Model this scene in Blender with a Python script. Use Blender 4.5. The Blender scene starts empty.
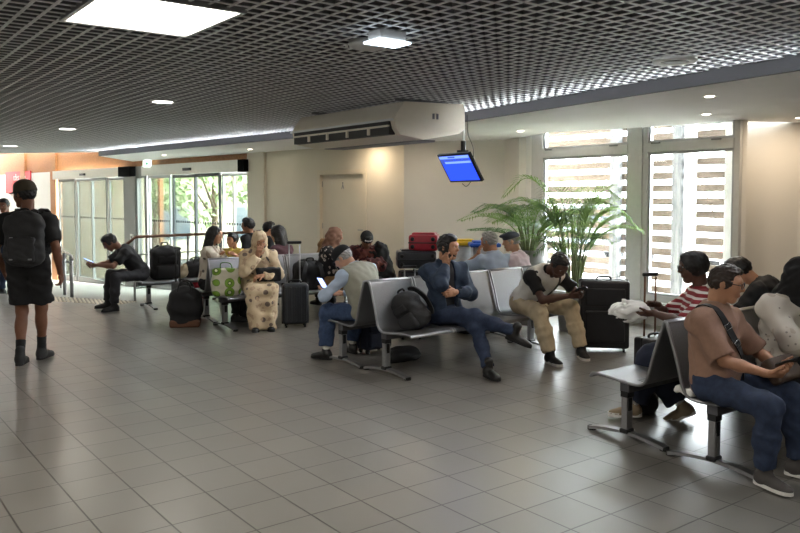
import bpy, bmesh, math, random
import numpy as np
from mathutils import Vector, Matrix
random.seed(7)
SC = bpy.context.scene
COL = SC.collection
PI = math.pi
def rad(a): return a*PI/180.0

# ------------------------------------------------------------------ materials
def lin(c):
    out = []
    for v in c[:3]:
        v = v/255.0
        out.append(v/12.92 if v <= 0.04045 else ((v+0.055)/1.055)**2.4)
    return (out[0], out[1], out[2], 1.0)
MATS = {}
def nt_new(name):
    m = bpy.data.materials.new(name); m.use_nodes = True
    nt = m.node_tree; nt.nodes.clear()
    out = nt.nodes.new('ShaderNodeOutputMaterial')
    return m, nt, out
def mat(name, col, rough=0.7, metal=0.0, var=0.12, scale=14.0, bump=0.0, bscale=None, spec=0.5, coat=0.0):
    if name in MATS: return MATS[name]
    m, nt, out = nt_new(name)
    b = nt.nodes.new('ShaderNodeBsdfPrincipled')
    b.inputs['Roughness'].default_value = rough
    b.inputs['Metallic'].default_value = metal
    b.inputs['Specular IOR Level'].default_value = spec
    if coat: b.inputs['Coat Weight'].default_value = coat
    tc = nt.nodes.new('ShaderNodeTexCoord')
    n = nt.nodes.new('ShaderNodeTexNoise'); n.inputs['Scale'].default_value = scale
    n.inputs['Detail'].default_value = 3.0
    nt.links.new(tc.outputs['Object'], n.inputs['Vector'])
    r = nt.nodes.new('ShaderNodeValToRGB')
    c = lin(col)
    r.color_ramp.elements[0].position = 0.3; r.color_ramp.elements[1].position = 0.7
    r.color_ramp.elements[0].color = tuple(x*(1-var) for x in c[:3])+(1,)
    r.color_ramp.elements[1].color = tuple(min(1, x*(1+var)) for x in c[:3])+(1,)
    nt.links.new(n.outputs['Fac'], r.inputs['Fac'])
    nt.links.new(r.outputs['Color'], b.inputs['Base Color'])
    if bump > 0:
        n2 = nt.nodes.new('ShaderNodeTexNoise'); n2.inputs['Scale'].default_value = bscale or scale*5
        nt.links.new(tc.outputs['Object'], n2.inputs['Vector'])
        bp = nt.nodes.new('ShaderNodeBump'); bp.inputs['Strength'].default_value = bump
        bp.inputs['Distance'].default_value = 0.01
        nt.links.new(n2.outputs['Fac'], bp.inputs['Height'])
        nt.links.new(bp.outputs['Normal'], b.inputs['Normal'])
    nt.links.new(b.outputs['BSDF'], out.inputs['Surface'])
    MATS[name] = m
    return m
def emit(name, col, strength):
    if name in MATS: return MATS[name]
    m, nt, out = nt_new(name)
    e = nt.nodes.new('ShaderNodeEmission')
    e.inputs['Color'].default_value = lin(col); e.inputs['Strength'].default_value = strength
    nt.links.new(e.outputs['Emission'], out.inputs['Surface'])
    MATS[name] = m
    return m
def glass(name, tint=(255, 255, 255), refl=0.07):
    if name in MATS: return MATS[name]
    m, nt, out = nt_new(name)
    t = nt.nodes.new('ShaderNodeBsdfTransparent'); t.inputs['Color'].default_value = lin(tint)
    g = nt.nodes.new('ShaderNodeBsdfGlossy'); g.inputs['Roughness'].default_value = 0.02
    f = nt.nodes.new('ShaderNodeLayerWeight'); f.inputs['Blend'].default_value = 0.12
    mr = nt.nodes.new('ShaderNodeMapRange'); mr.inputs['To Min'].default_value = refl*0.5; mr.inputs['To Max'].default_value = 0.5
    nt.links.new(f.outputs['Fresnel'], mr.inputs['Value'])
    mx = nt.nodes.new('ShaderNodeMixShader')
    nt.links.new(mr.outputs['Result'], mx.inputs['Fac'])
    nt.links.new(t.outputs['BSDF'], mx.inputs[1]); nt.links.new(g.outputs['BSDF'], mx.inputs[2])
    nt.links.new(mx.outputs['Shader'], out.inputs['Surface'])
    MATS[name] = m
    return m
def pattern(name, base, blobs, rough=0.8):
    """cloth with printed blobs: blobs = [(colour, scale, threshold, seed)] of voronoi / noise spots"""
    if name in MATS: return MATS[name]
    m, nt, out = nt_new(name)
    b = nt.nodes.new('ShaderNodeBsdfPrincipled'); b.inputs['Roughness'].default_value = rough
    tc = nt.nodes.new('ShaderNodeTexCoord')
    prev = None
    rgb = nt.nodes.new('ShaderNodeRGB'); rgb.outputs[0].default_value = lin(base); prev = rgb.outputs[0]
    for (c, sc, th, kind) in blobs:
        if kind == 'spot':
            t = nt.nodes.new('ShaderNodeTexVoronoi'); o = 'Distance'
        else:
            t = nt.nodes.new('ShaderNodeTexNoise'); o = 'Fac'
        t.inputs['Scale'].default_value = sc
        nt.links.new(tc.outputs['Object'], t.inputs['Vector'])
        cmp_ = nt.nodes.new('ShaderNodeMath'); cmp_.operation = 'LESS_THAN'; cmp_.inputs[1].default_value = th
        nt.links.new(t.outputs[o], cmp_.inputs[0])
        mx = nt.nodes.new('ShaderNodeMixRGB')
        mx.inputs['Color2'].default_value = lin(c)
        nt.links.new(cmp_.outputs[0], mx.inputs['Fac']); nt.links.new(prev, mx.inputs['Color1'])
        prev = mx.outputs['Color']
    nt.links.new(prev, b.inputs['Base Color'])
    nt.links.new(b.outputs['BSDF'], out.inputs['Surface'])
    MATS[name] = m
    return m
def stripes(name, c1, c2, freq, axis='Z', duty=0.5, rough=0.8):
    if name in MATS: return MATS[name]
    m, nt, out = nt_new(name)
    b = nt.nodes.new('ShaderNodeBsdfPrincipled'); b.inputs['Roughness'].default_value = rough
    tc = nt.nodes.new('ShaderNodeTexCoord'); sp = nt.nodes.new('ShaderNodeSeparateXYZ')
    nt.links.new(tc.outputs['Object'], sp.inputs[0])
    mu = nt.nodes.new('ShaderNodeMath'); mu.operation = 'MULTIPLY'; mu.inputs[1].default_value = freq
    nt.links.new(sp.outputs[axis], mu.inputs[0])
    fr = nt.nodes.new('ShaderNodeMath'); fr.operation = 'FRACT'; nt.links.new(mu.outputs[0], fr.inputs[0])
    lt = nt.nodes.new('ShaderNodeMath'); lt.operation = 'LESS_THAN'; lt.inputs[1].default_value = duty
    nt.links.new(fr.outputs[0], lt.inputs[0])
    mx = nt.nodes.new('ShaderNodeMixRGB'); mx.inputs['Color1'].default_value = lin(c1); mx.inputs['Color2'].default_value = lin(c2)
    nt.links.new(lt.outputs[0], mx.inputs['Fac']); nt.links.new(mx.outputs['Color'], b.inputs['Base Color'])
    nt.links.new(b.outputs['BSDF'], out.inputs['Surface'])
    MATS[name] = m
    return m

# ------------------------------------------------------------------ objects
def link_mesh(name, verts, faces, mats, parent=None, smooth=False, midx=None, loc=None, rotz=None):
    me = bpy.data.meshes.new(name)
    me.from_pydata([tuple(v) for v in verts], [], [tuple(f) for f in faces])
    if not isinstance(mats, (list, tuple)): mats = [mats]
    for m in mats: me.materials.append(m)
    if midx is not None: me.polygons.foreach_set('material_index', np.asarray(midx, dtype=np.int32))
    if smooth: me.polygons.foreach_set('use_smooth', np.ones(len(me.polygons), dtype=bool))
    me.update()
    o = bpy.data.objects.new(name, me); COL.objects.link(o)
    if parent is not None: o.parent = parent
    if loc is not None: o.location = loc
    if rotz is not None: o.rotation_euler = (0, 0, rotz)
    return o
def tag(o, label=None, cat=None, group=None, kind=None):
    if label: o['label'] = label
    if cat: o['category'] = cat
    if group: o['group'] = group
    if kind: o['kind'] = kind
    return o
def thing(name, label, cat, loc=(0, 0, 0), rotz=0.0, group=None):
    o = bpy.data.objects.new(name, None); COL.objects.link(o)
    o.empty_display_size = 0.1
    o.location = loc; o.rotation_euler = (0, 0, rotz)
    return tag(o, label, cat, group)
def structure(o):
    o['kind'] = 'structure'; return o
def kids(o): return [c for c in bpy.data.objects if c.parent == o]
def copy_tree(o, parent=None):
    c = o.copy(); COL.objects.link(c)
    if parent is not None: c.parent = parent
    for ch in kids(o): copy_tree(ch, c)
    return c

class MB:
    """collects shapes and links them as one mesh"""
    def __init__(s): s.v = []; s.f = []; s.mi = []; s.sm = []
    def add(s, vs, fs, mi=0, M=None):
        o = len(s.v)
        if M is not None: vs = [tuple(M @ Vector(v)) for v in vs]
        s.v += [tuple(v) for v in vs]
        s.f += [tuple(i+o for i in f) for f in fs]
        s.mi += [mi]*len(fs)
        return s
    def box(s, x0, x1, y0, y1, z0, z1, mi=0, M=None):
        vs = [(x0,y0,z0),(x1,y0,z0),(x1,y1,z0),(x0,y1,z0),(x0,y0,z1),(x1,y0,z1),(x1,y1,z1),(x0,y1,z1)]
        return s.add(vs, [(0,3,2,1),(4,5,6,7),(0,1,5,4),(1,2,6,5),(2,3,7,6),(3,0,4,7)], mi, M)
    def cbox(s, c, d, mi=0, M=None):
        return s.box(c[0]-d[0]/2, c[0]+d[0]/2, c[1]-d[1]/2, c[1]+d[1]/2, c[2]-d[2]/2, c[2]+d[2]/2, mi, M)
    def rbox(s, c, d, r=0.02, seg=3, mi=0, M=None):
        bm = bmesh.new(); bmesh.ops.create_cube(bm, size=1.0)
        for v in bm.verts: v.co = Vector((v.co.x*d[0], v.co.y*d[1], v.co.z*d[2]))
        bmesh.ops.bevel(bm, geom=bm.edges[:]+bm.verts[:], offset=min(r, min(d)*0.49), segments=seg, affect='EDGES', profile=0.5)
        bm.verts.index_update()
        vs = [(v.co.x+c[0], v.co.y+c[1], v.co.z+c[2]) for v in bm.verts]
        fs = [tuple(v.index for v in f.verts) for f in bm.faces]
        bm.free()
        return s.add(vs, fs, mi, M)
    def tube(s, pts, r, n=10, mi=0, M=None, cap=True, flat=None):
        """sweep a circle (or flat=(w,h) ellipse-ish) along pts; r number or list"""
        pts = [Vector(p) for p in pts]; N = len(pts)
        rs = r if isinstance(r, (list, tuple)) else [r]*N
        t0 = (pts[1]-pts[0]).normalized()
        up = Vector((0, 0, 1)) if abs(t0.z) < 0.9 else Vector((0, 1, 0))
        nx = t0.cross(up).normalized(); vs = []; fs = []
        for i, p in enumerate(pts):
            a = pts[max(i-1, 0)]; b = pts[min(i+1, N-1)]
            t = (b-a).normalized()
            nx = (nx - t*nx.dot(t))
            if nx.length < 1e-6: nx = t.orthogonal()
            nx.normalize(); ny = t.cross(nx)
            for k in range(n):
                an = 2*PI*k/n
                vs.append(tuple(p + nx*(math.cos(an)*rs[i]) + ny*(math.sin(an)*rs[i])))
        for i in range(N-1):
            for k in range(n):
                a = i*n+k; b = i*n+(k+1) % n
                fs.append((a, b, b+n, a+n))
        if cap:
            fs.append(tuple(range(n-1, -1, -1))); fs.append(tuple(range((N-1)*n, N*n)))
        return s.add(vs, fs, mi, M)
    def cyl(s, c, r, h, n=20, mi=0, M=None, r2=None):
        r2 = r if r2 is None else r2
        return s.tube([(c[0], c[1], c[2]), (c[0], c[1], c[2]+h)], [r, r2], n, mi, M)
    def lathe(s, prof, n=24, mi=0, M=None, c=(0, 0, 0), ring=False):
        if ring: prof = list(prof)+[prof[0]]
        vs = []; fs = []; N = len(prof)
        for (r, z) in prof:
            for k in range(n):
                a = 2*PI*k/n; vs.append((c[0]+r*math.cos(a), c[1]+r*math.sin(a), c[2]+z))
        for i in range(N-1):
            for k in range(n):
                a = i*n+k; b = i*n+(k+1) % n
                fs.append((a, b, b+n, a+n))
        if not ring: fs.append(tuple(range(n-1, -1, -1))); fs.append(tuple(range((N-1)*n, N*n)))
        return s.add(vs, fs, mi, M)
    def ell(s, c, r, mi=0, M=None, nu=14, nv=10):
        vs = []; fs = []
        for j in range(1, nv):
            ph = PI*j/nv
            for k in range(nu):
                a = 2*PI*k/nu
                vs.append((c[0]+r[0]*math.sin(ph)*math.cos(a), c[1]+r[1]*math.sin(ph)*math.sin(a), c[2]+r[2]*math.cos(ph)))
        for j in range(nv-2):
            for k in range(nu):
                a = j*nu+k; b = j*nu+(k+1) % nu
                fs.append((a, a+nu, b+nu, b))
        vs.append((c[0], c[1], c[2]+r[2])); vs.append((c[0], c[1], c[2]-r[2]))
        t = len(vs)-2; L = (nv-2)*nu
        for k in range(nu):
            fs.append((t, k, (k+1) % nu)); fs.append((t+1, L+(k+1) % nu, L+k))
        return s.add(vs, fs, mi, M)
    def prism(s, poly, z0, z1, mi=0, M=None):
        n = len(poly)
        vs = [(p[0], p[1], z0) for p in poly]+[(p[0], p[1], z1) for p in poly]
        fs = [tuple(range(n-1, -1, -1)), tuple(range(n, 2*n))]
        fs += [(i, (i+1) % n, n+(i+1) % n, n+i) for i in range(n)]
        return s.add(vs, fs, mi, M)
    def sheet(s, prof, x0, x1, th, mi=0, M=None):
        """profile of (y,z) points extruded along x with a thickness"""
        N = len(prof); off = []
        for i in range(N):
            a = prof[max(i-1, 0)]; b = prof[min(i+1, N-1)]
            dy, dz = b[0]-a[0], b[1]-a[1]; l = math.hypot(dy, dz) or 1
            off.append((-dz/l*th, dy/l*th))
        vs = []
        for x in (x0, x1):
            for p in prof: vs.append((x, p[0], p[1]))
            for p, o in zip(prof, off): vs.append((x, p[0]+o[0], p[1]+o[1]))
        fs = []
        B = 2*N
        for i in range(N-1):
            fs.append((i, i+1, B+i+1, B+i)); fs.append((N+i, B+N+i, B+N+i+1, N+i+1))
            fs.append((i, N+i, N+i+1, i+1)); fs.append((B+i, B+i+1, B+N+i+1, B+N+i))
        fs.append((0, B, B+N, N)); fs.append((N-1, 2*N-1, B+2*N-1, B+N-1))
        return s.add(vs, fs, mi, M)
    def ribbon(s, pts, nrm, w, th, mi=0):
        """flat strap: pts with outward normals, width w, thickness th"""
        pts = [Vector(p) for p in pts]; N = len(pts); vs = []; fs = []
        for i, p in enumerate(pts):
            t = (pts[min(i+1, N-1)]-pts[max(i-1, 0)]).normalized()
            n = Vector(nrm[i]).normalized(); sd = t.cross(n).normalized()
            vs += [tuple(p-sd*w/2), tuple(p+sd*w/2), tuple(p+sd*w/2+n*th), tuple(p-sd*w/2+n*th)]
        for i in range(N-1):
            for k in range(4):
                a = 4*i+k; b = 4*i+(k+1) % 4
                fs.append((a, b, b+4, a+4))
        fs.append((3, 2, 1, 0)); e = 4*(N-1); fs.append((e, e+1, e+2, e+3))
        return s.add(vs, fs, mi)
    def build(s, name, mats, parent=None, smooth=False, **kw):
        return link_mesh(name, s.v, s.f, mats, parent, smooth, s.mi, **kw)
def smooth_angle(o, ang=40):
    me = o.data
    me.polygons.foreach_set('use_smooth', np.ones(len(me.polygons), dtype=bool))
    try: me.set_sharp_from_angle(angle=rad(ang))
    except Exception: pass
    return o
def catmull(pts, n=5):
    out = []
    P = [pts[0]]+list(pts)+[pts[-1]]
    for i in range(1, len(P)-2):
        p0, p1, p2, p3 = [np.array(q, float) for q in P[i-1:i+3]]
        for k in range(n):
            t = k/n
            out.append(tuple(0.5*((2*p1)+(-p0+p2)*t+(2*p0-5*p1+4*p2-p3)*t*t+(-p0+3*p1-3*p2+p3)*t**3)))
    out.append(tuple(pts[-1]))
    return out
def frame_mat(origin, d):
    """local x along horizontal direction d, local z up, origin at 'origin'"""
    d = Vector((d[0], d[1], 0)).normalized()
    y = Vector((-d.y, d.x, 0))
    return Matrix(((d.x, y.x, 0, origin[0]), (d.y, y.y, 0, origin[1]), (0, 0, 1, origin[2] if len(origin) > 2 else 0), (0, 0, 0, 1)))
# ------------------------------------------------------------------ signed distance modelling (bodies, clothes, soft bags)
def _n(v):
    v = np.asarray(v, float); return v/(np.linalg.norm(v)+1e-12)
def basis(f, u):
    """columns right, forward, up"""
    f = _n(f); r = _n(np.cross(f, u)); u = np.cross(r, f)
    return np.stack([r, f, u], 1)
def cone(a, b, ra, rb=None):
    a = np.asarray(a, float); b = np.asarray(b, float); rb = ra if rb is None else rb
    def f(p):
        ba = b-a; pa = p-a
        t = np.clip((pa@ba)/(ba@ba+1e-12), 0, 1)
        return np.linalg.norm(pa-t[..., None]*ba, axis=-1)-(ra+(rb-ra)*t)
    R = max(ra, rb)
    return (f, np.minimum(a, b)-R, np.maximum(a, b)+R)
def flat(a, b, ra, rb=None):
    a = np.asarray(a, float); b = np.asarray(b, float); rb = ra if rb is None else rb
    def f(p):
        ba = b-a; L = np.linalg.norm(ba); pa = p-a
        t = (pa@ba)/(L*L+1e-12); tc = np.clip(t, 0, 1)
        rd = np.linalg.norm(pa-t[..., None]*ba, axis=-1)-(ra+(rb-ra)*tc)
        return np.maximum(rd, np.maximum(-t, t-1)*L)
    R = max(ra, rb)
    return (f, np.minimum(a, b)-R, np.maximum(a, b)+R)
def elli(c, r, B=None):
    c = np.asarray(c, float); r = np.asarray(r, float); B = np.eye(3) if B is None else B
    def f(p):
        q = (p-c)@B
        k0 = np.linalg.norm(q/r, axis=-1); k1 = np.linalg.norm(q/(r*r), axis=-1)
        return k0*(k0-1.0)/(k1+1e-9)
    R = r.max()
    return (f, c-R, c+R)
def rb(c, half, rad_, B=None):
    c = np.asarray(c, float); h = np.asarray(half, float)-rad_; B = np.eye(3) if B is None else B
    def f(p):
        q = np.abs((p-c)@B)-h
        return np.linalg.norm(np.maximum(q, 0), axis=-1)+np.minimum(q.max(-1), 0)-rad_
    R = np.linalg.norm(half)
    return (f, c-R, c+R)
def sd_eval(prims, pts, k=0.03):
    D = None
    for pr in prims:
        d = pr[0](pts)
        if D is None: D = d
        else:
            h = np.maximum(k-np.abs(D-d), 0)/k
            D = np.minimum(D, d)-h*h*k*0.25
    return D
def sd_mesh(prims, h, k=0.03, subs=(), cuts=(), wr=None, sk=0.004):
    """naive surface nets of a smooth union; subs are cut away; cuts are (point, normal) half spaces; wr=(amp, wavelength, seed)"""
    lo = np.min([p[1] for p in prims], 0)-3*h-0.01; hi = np.max([p[2] for p in prims], 0)+3*h+0.01
    n = np.ceil((hi-lo)/h).astype(int)+1
    ax = [lo[i]+h*np.arange(n[i]) for i in range(3)]
    D = np.full(tuple(n), 9.0)
    mg = k+3*h
    def sub(p, m):
        a = np.maximum(((p[1]-m-lo)/h).astype(int), 0); b = np.minimum(((p[2]+m-lo)/h).astype(int)+2, n)
        if np.any(b <= a): return None, None
        sl = tuple(slice(a[i], b[i]) for i in range(3))
        g = np.stack(np.meshgrid(*[ax[i][sl[i]] for i in range(3)], indexing='ij'), -1)
        return sl, g
    for p in prims:
        sl, g = sub(p, mg)
        if sl is None: continue
        d = p[0](g); o = D[sl]
        hh = np.maximum(k-np.abs(o-d), 0)/k
        D[sl] = np.minimum(o, d)-hh*hh*k*0.25
    if wr is not None:
        amp, wl, sd = wr; rng = np.random.RandomState(sd)
        near = np.nonzero(np.abs(D) < 3*amp+2*h)
        q = np.stack([ax[i][near[i]] for i in range(3)], -1)
        w = np.zeros(len(q))
        for j in range(5):
            kv = rng.normal(size=3); kv[2] *= 1.6
            kv = kv/np.linalg.norm(kv)*2*np.pi/(wl*(0.6+0.9*rng.rand()))
            w += np.sin(q@kv+rng.rand()*6.28+1.2*np.sin(q@(kv[[1, 2, 0]]*0.5)))
        D[near] += amp*w*0.4
    for p in subs:
        sl, g = sub(p, 2*h)
        if sl is None: continue
        D[sl] = np.maximum(D[sl], -p[0](g))
    if cuts:
        g = np.stack(np.meshgrid(*ax, indexing='ij'), -1)
        for (pt, nr) in cuts:
            D = np.maximum(D, (g-np.asarray(pt))@_n(nr))
    return surf_nets(D, lo, h)
_C = np.array([(i, j, k) for i in (0, 1) for j in (0, 1) for k in (0, 1)])
_E = [(a, b) for a in range(8) for b in range(a+1, 8) if np.abs(_C[a]-_C[b]).sum() == 1]
def surf_nets(D, lo, h):
    S = D < 0
    nx, ny, nz = D.shape
    cnt = np.zeros((nx-1, ny-1, nz-1), np.int8)
    for c in _C: cnt += S[c[0]:nx-1+c[0], c[1]:ny-1+c[1], c[2]:nz-1+c[2]]
    act = np.nonzero((cnt > 0) & (cnt < 8))
    base = np.stack(act, 1)
    vid = -np.ones(cnt.shape, np.int64); vid[act] = np.arange(len(base))
    cd = [D[base[:, 0]+c[0], base[:, 1]+c[1], base[:, 2]+c[2]] for c in _C]
    acc = np.zeros((len(base), 3)); num = np.zeros(len(base))
    for a, b in _E:
        da, db = cd[a], cd[b]; x = (da < 0) != (db < 0)
        t = np.where(x, da/(da-db+1e-12), 0.0)
        pos = _C[a]+t[:, None]*(_C[b]-_C[a])
        acc += np.where(x[:, None], pos, 0); num += x
    V = lo+h*(base+acc/np.maximum(num, 1)[:, None])
    F = []
    for axn in range(3):
        o = [0, 0, 0]; o[axn] = 1
        u, v = [(1, 2), (2, 0), (0, 1)][axn]
        A = S[:nx-o[0], :ny-o[1], :nz-o[2]]; B = S[o[0]:, o[1]:, o[2]:]
        e = np.stack(np.nonzero(A != B), 1)
        ok = (e[:, u] > 0) & (e[:, v] > 0) & (e[:, u] < D.shape[u]-1) & (e[:, v] < D.shape[v]-1)
        e = e[ok]
        if not len(e): continue
        def at(du, dv):
            q = e.copy(); q[:, u] += du; q[:, v] += dv
            return vid[q[:, 0], q[:, 1], q[:, 2]]
        quad = np.stack([at(-1, -1), at(0, -1), at(0, 0), at(-1, 0)], 1)
        flip = ~A[e[:, 0], e[:, 1], e[:, 2]]
        quad[flip] = quad[flip][:, ::-1]
        F.append(quad)
    F = np.concatenate(F) if F else np.zeros((0, 4), int)
    return V, F
def sd_obj(name, prims, h, m, parent=None, **kw):
    V, F = sd_mesh(prims, h, **kw)
    return np_obj(name, V, F, m, parent)
def np_obj(name, V, F, m, parent=None, midx=None):
    me = bpy.data.meshes.new(name)
    nv, nf = len(V), len(F)
    me.vertices.add(nv); me.vertices.foreach_set('co', np.asarray(V, np.float32).ravel())
    me.loops.add(nf*4); me.loops.foreach_set('vertex_index', np.asarray(F, np.int32).ravel())
    me.polygons.add(nf); me.polygons.foreach_set('loop_start', np.arange(0, nf*4, 4, dtype=np.int32))
    me.polygons.foreach_set('loop_total', np.full(nf, 4, np.int32))
    me.polygons.foreach_set('use_smooth', np.ones(nf, bool))
    for x in (m if isinstance(m, (list, tuple)) else [m]): me.materials.append(x)
    if midx is not None: me.polygons.foreach_set('material_index', np.asarray(midx, np.int32))
    me.update(calc_edges=True); me.validate()
    o = bpy.data.objects.new(name, me); COL.objects.link(o)
    if parent is not None: o.parent = parent
    return o
def snap(prims, pts, off, k=0.05, it=6):
    """move points onto the surface of the union (plus off); returns points and outward normals"""
    p = np.asarray(pts, float).copy(); e = 1e-3
    for _ in range(it):
        g = np.stack([(sd_eval(prims, p+e*np.eye(3)[i], k)-sd_eval(prims, p-e*np.eye(3)[i], k))/(2*e) for i in range(3)], -1)
        g = g/(np.linalg.norm(g, axis=-1, keepdims=True)+1e-9)
        d = sd_eval(prims, p, k)
        p = p-g*(d-off)[:, None]
    return p, g
# ------------------------------------------------------------------ people
def rot_about(v, ax, a):
    ax = _n(ax); v = np.asarray(v, float)
    return v*np.cos(a)+np.cross(ax, v)*np.sin(a)+ax*(ax@v)*(1-np.cos(a))
X3, Y3, Z3 = np.eye(3)
def ik(a, b, l1, l2, pole):
    a = np.asarray(a, float); b = np.asarray(b, float)
    d = b-a; L = np.linalg.norm(d); u = d/(L+1e-9)
    L2 = min(max(L, abs(l1-l2)+0.02), (l1+l2)*0.998)
    if L > L2: b = a+u*L2
    x = (l1*l1-l2*l2+L2*L2)/(2*L2); y = math.sqrt(max(l1*l1-x*x, 0))
    pl = np.asarray(pole, float); pl = pl-u*(pl@u); pl = _n(pl)
    return a+u*x+pl*y, b
def hand_prims(W, d, nrm, thumb, curl, s=1.0, spread=0.0, point=None):
    """W wrist, d finger direction, nrm palm normal, thumb = direction towards the thumb side"""
    d = _n(d); nrm = _n(nrm-d*(nrm@d)); t = np.cross(d, nrm)
    if t@np.asarray(thumb) < 0: t = -t
    P = []
    B = np.stack([t, d, nrm], 1)
    P.append(rb(W+d*0.050*s, np.array([0.039, 0.046, 0.0135])*s, 0.012*s, B))
    P.append(cone(W-d*0.02*s, W+d*0.03*s, 0.024*s, 0.024*s))
    lens = [0.070, 0.078, 0.073, 0.058]; offs = [0.030, 0.0105, -0.0095, -0.0285]
    for i in range(4):
        c = curl[i] if isinstance(curl, (list, tuple)) else curl*(0.9+0.08*i)
        b = W+d*(0.092-0.006*abs(i-1))*s+t*offs[i]*s
        fd = _n(d+t*spread*(1.5-i)*0.2); a = 0
        r0 = 0.0088*s
        for j, fr in enumerate((0.45, 0.31, 0.24)):
            a += rad(c*(0.9, 1.05, 0.7)[j])
            dd = fd*math.cos(a)+nrm*math.sin(a)
            e = b+dd*lens[i]*fr*s
            P.append(cone(b, e, r0, r0*0.92)); b = e; r0 *= 0.92
    tc = curl[4] if isinstance(curl, (list, tuple)) and len(curl) > 4 else 25
    b = W+d*0.028*s+t*0.028*s
    td = _n(t*0.75+d*0.72+nrm*0.25)
    e = b+td*0.042*s; P.append(cone(b, e, 0.0125*s, 0.0105*s))
    td2 = _n(rot_about(td, nrm, 0)+d*0.5+nrm*math.sin(rad(tc))); e2 = e+td2*0.034*s
    P.append(cone(e, e2, 0.010*s, 0.008*s))
    return P
def head_prims(C, B, s, female=False):
    r, f, u = B[:, 0], B[:, 1], B[:, 2]
    q = lambda x, y, z: C+(r*x+f*y+u*z)*s
    E = lambda c, rr: elli(q(*c), np.array(rr)*s, B)
    P = [E((0, -0.010, 0.022), (0.0755, 0.097, 0.090)),
         E((0, 0.030, -0.045), (0.056, 0.060, 0.066)),
         E((0, 0.045, -0.005), (0.062, 0.050, 0.060)),
         cone(q(-0.018, 0.062, -0.098), q(0.018, 0.062, -0.098), 0.022*s),
         E((0.030, 0.062, -0.030), (0.026, 0.024, 0.026)), E((-0.030, 0.062, -0.030), (0.026, 0.024, 0.026)),
         cone(q(-0.030, 0.083, 0.030), q(0.030, 0.083, 0.030), 0.013*s)]
    fine = [cone(q(0, 0.093, 0.022), q(0, 0.112, -0.020), 0.0085*s, 0.0130*s),
            cone(q(-0.011, 0.100, -0.024), q(0.011, 0.100, -0.024), 0.0085*s),
            E((0, 0.091, -0.055), (0.024, 0.011, 0.006)), E((0, 0.089, -0.066), (0.021, 0.011, 0.007)),
            E((0.078, -0.006, -0.004), (0.010, 0.019, 0.031)), E((-0.078, -0.006, -0.004), (0.010, 0.019, 0.031))]
    return P, fine
def body_frame(sp):
    s = sp.get('s', 1.0)
    zp = sp.get('zp', 0.525)
    P = np.array(sp.get('pel', (0, 0, zp)), float)
    t1, t2 = [rad(a) for a in sp.get('lean', (0, 0))]
    side = rad(sp.get('side', 0)); tw = rad(sp.get('twist', 0))
    def up(t): return rot_about(rot_about(Z3, X3, -t), Y3, side)
    u1, u2 = up(t1), up(t2)
    J = {'s': s, 'P': P}
    J['waist'] = P+u1*0.135*s
    J['chest'] = J['waist']+_n(u1+u2)*0.155*s
    J['neck'] = J['chest']+u2*0.185*s
    rx = rot_about(X3, Z3, tw); rx = rot_about(rx, Y3, side)
    rx = _n(rx-u2*(rx@u2)); fw = np.cross(u2, rx)
    J['TB'] = np.stack([rx, fw, u2], 1)
    rp = X3; J['PB'] = np.stack([rp, np.cross(u1, rp), u1], 1)
    J['MB'] = np.stack([_n(rp+rx), np.cross(_n(u1+u2), _n(rp+rx)), _n(u1+u2)], 1)
    hy, hp, hr = [rad(a) for a in sp.get('head', (0, 0, 0))]   # yaw left +, pitch down +, roll
    np_ = rad(sp.get('neckp', math.degrees((t2+hp*0.6)*0.8)))
    nd = rot_about(rot_about(Z3, X3, -np_), Y3, side*0.8)
    J['hb'] = J['neck']+nd*0.085*s
    f = rot_about(rot_about(Y3, X3, -hp), Z3, hy); u = rot_about(rot_about(Z3, X3, -hp), Z3, hy)
    u = rot_about(u, f, hr)
    HB = basis(f, u); J['HB'] = HB
    J['C'] = J['hb']+(HB[:, 2]*0.085+HB[:, 1]*0.028)*s
    sw = sp.get('shw', 0.168)*s
    for k, sg in (('L', -1), ('R', 1)):
        shrug = sp.get('shrug', (0, 0))[0 if k == 'L' else 1]
        S = J['neck']-u2*(0.078-shrug)*s+rx*sg*sw
        J['S'+k] = S
        a = sp.get('arm'+k)
        if a is None:
            tgt = S+np.array([sg*0.07, 0.02, -0.53])*s; pole = (sg*0.4, -1, 0)
        else:
            tgt = J['C']+J['HB']@np.array(a[0][1:], float)*s if a[0][0] == 'head' else np.array(a[0], float)
            pole = a[1] if len(a) > 1 else (sg*0.7, -0.5, -0.6)
        J['E'+k], J['W'+k] = ik(S, tgt, 0.285*s, 0.255*s, pole)
        H = P+J['PB'][:, 0]*sg*0.092*s-np.array([0, 0, 0.02])*s
        J['H'+k] = H
        g = sp.get('leg'+k)
        if g is None: tgt = H+np.array([0, 0.0, -0.84])*s; pole = (0, 1, 0)
        else:
            tgt = np.array(g[0], float); pole = g[1] if len(g) > 1 else (sg*0.12, 0.6, 1)
        J['K'+k], J['A'+k] = ik(H, tgt, 0.425*s, 0.42*s, pole)
    return J
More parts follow.
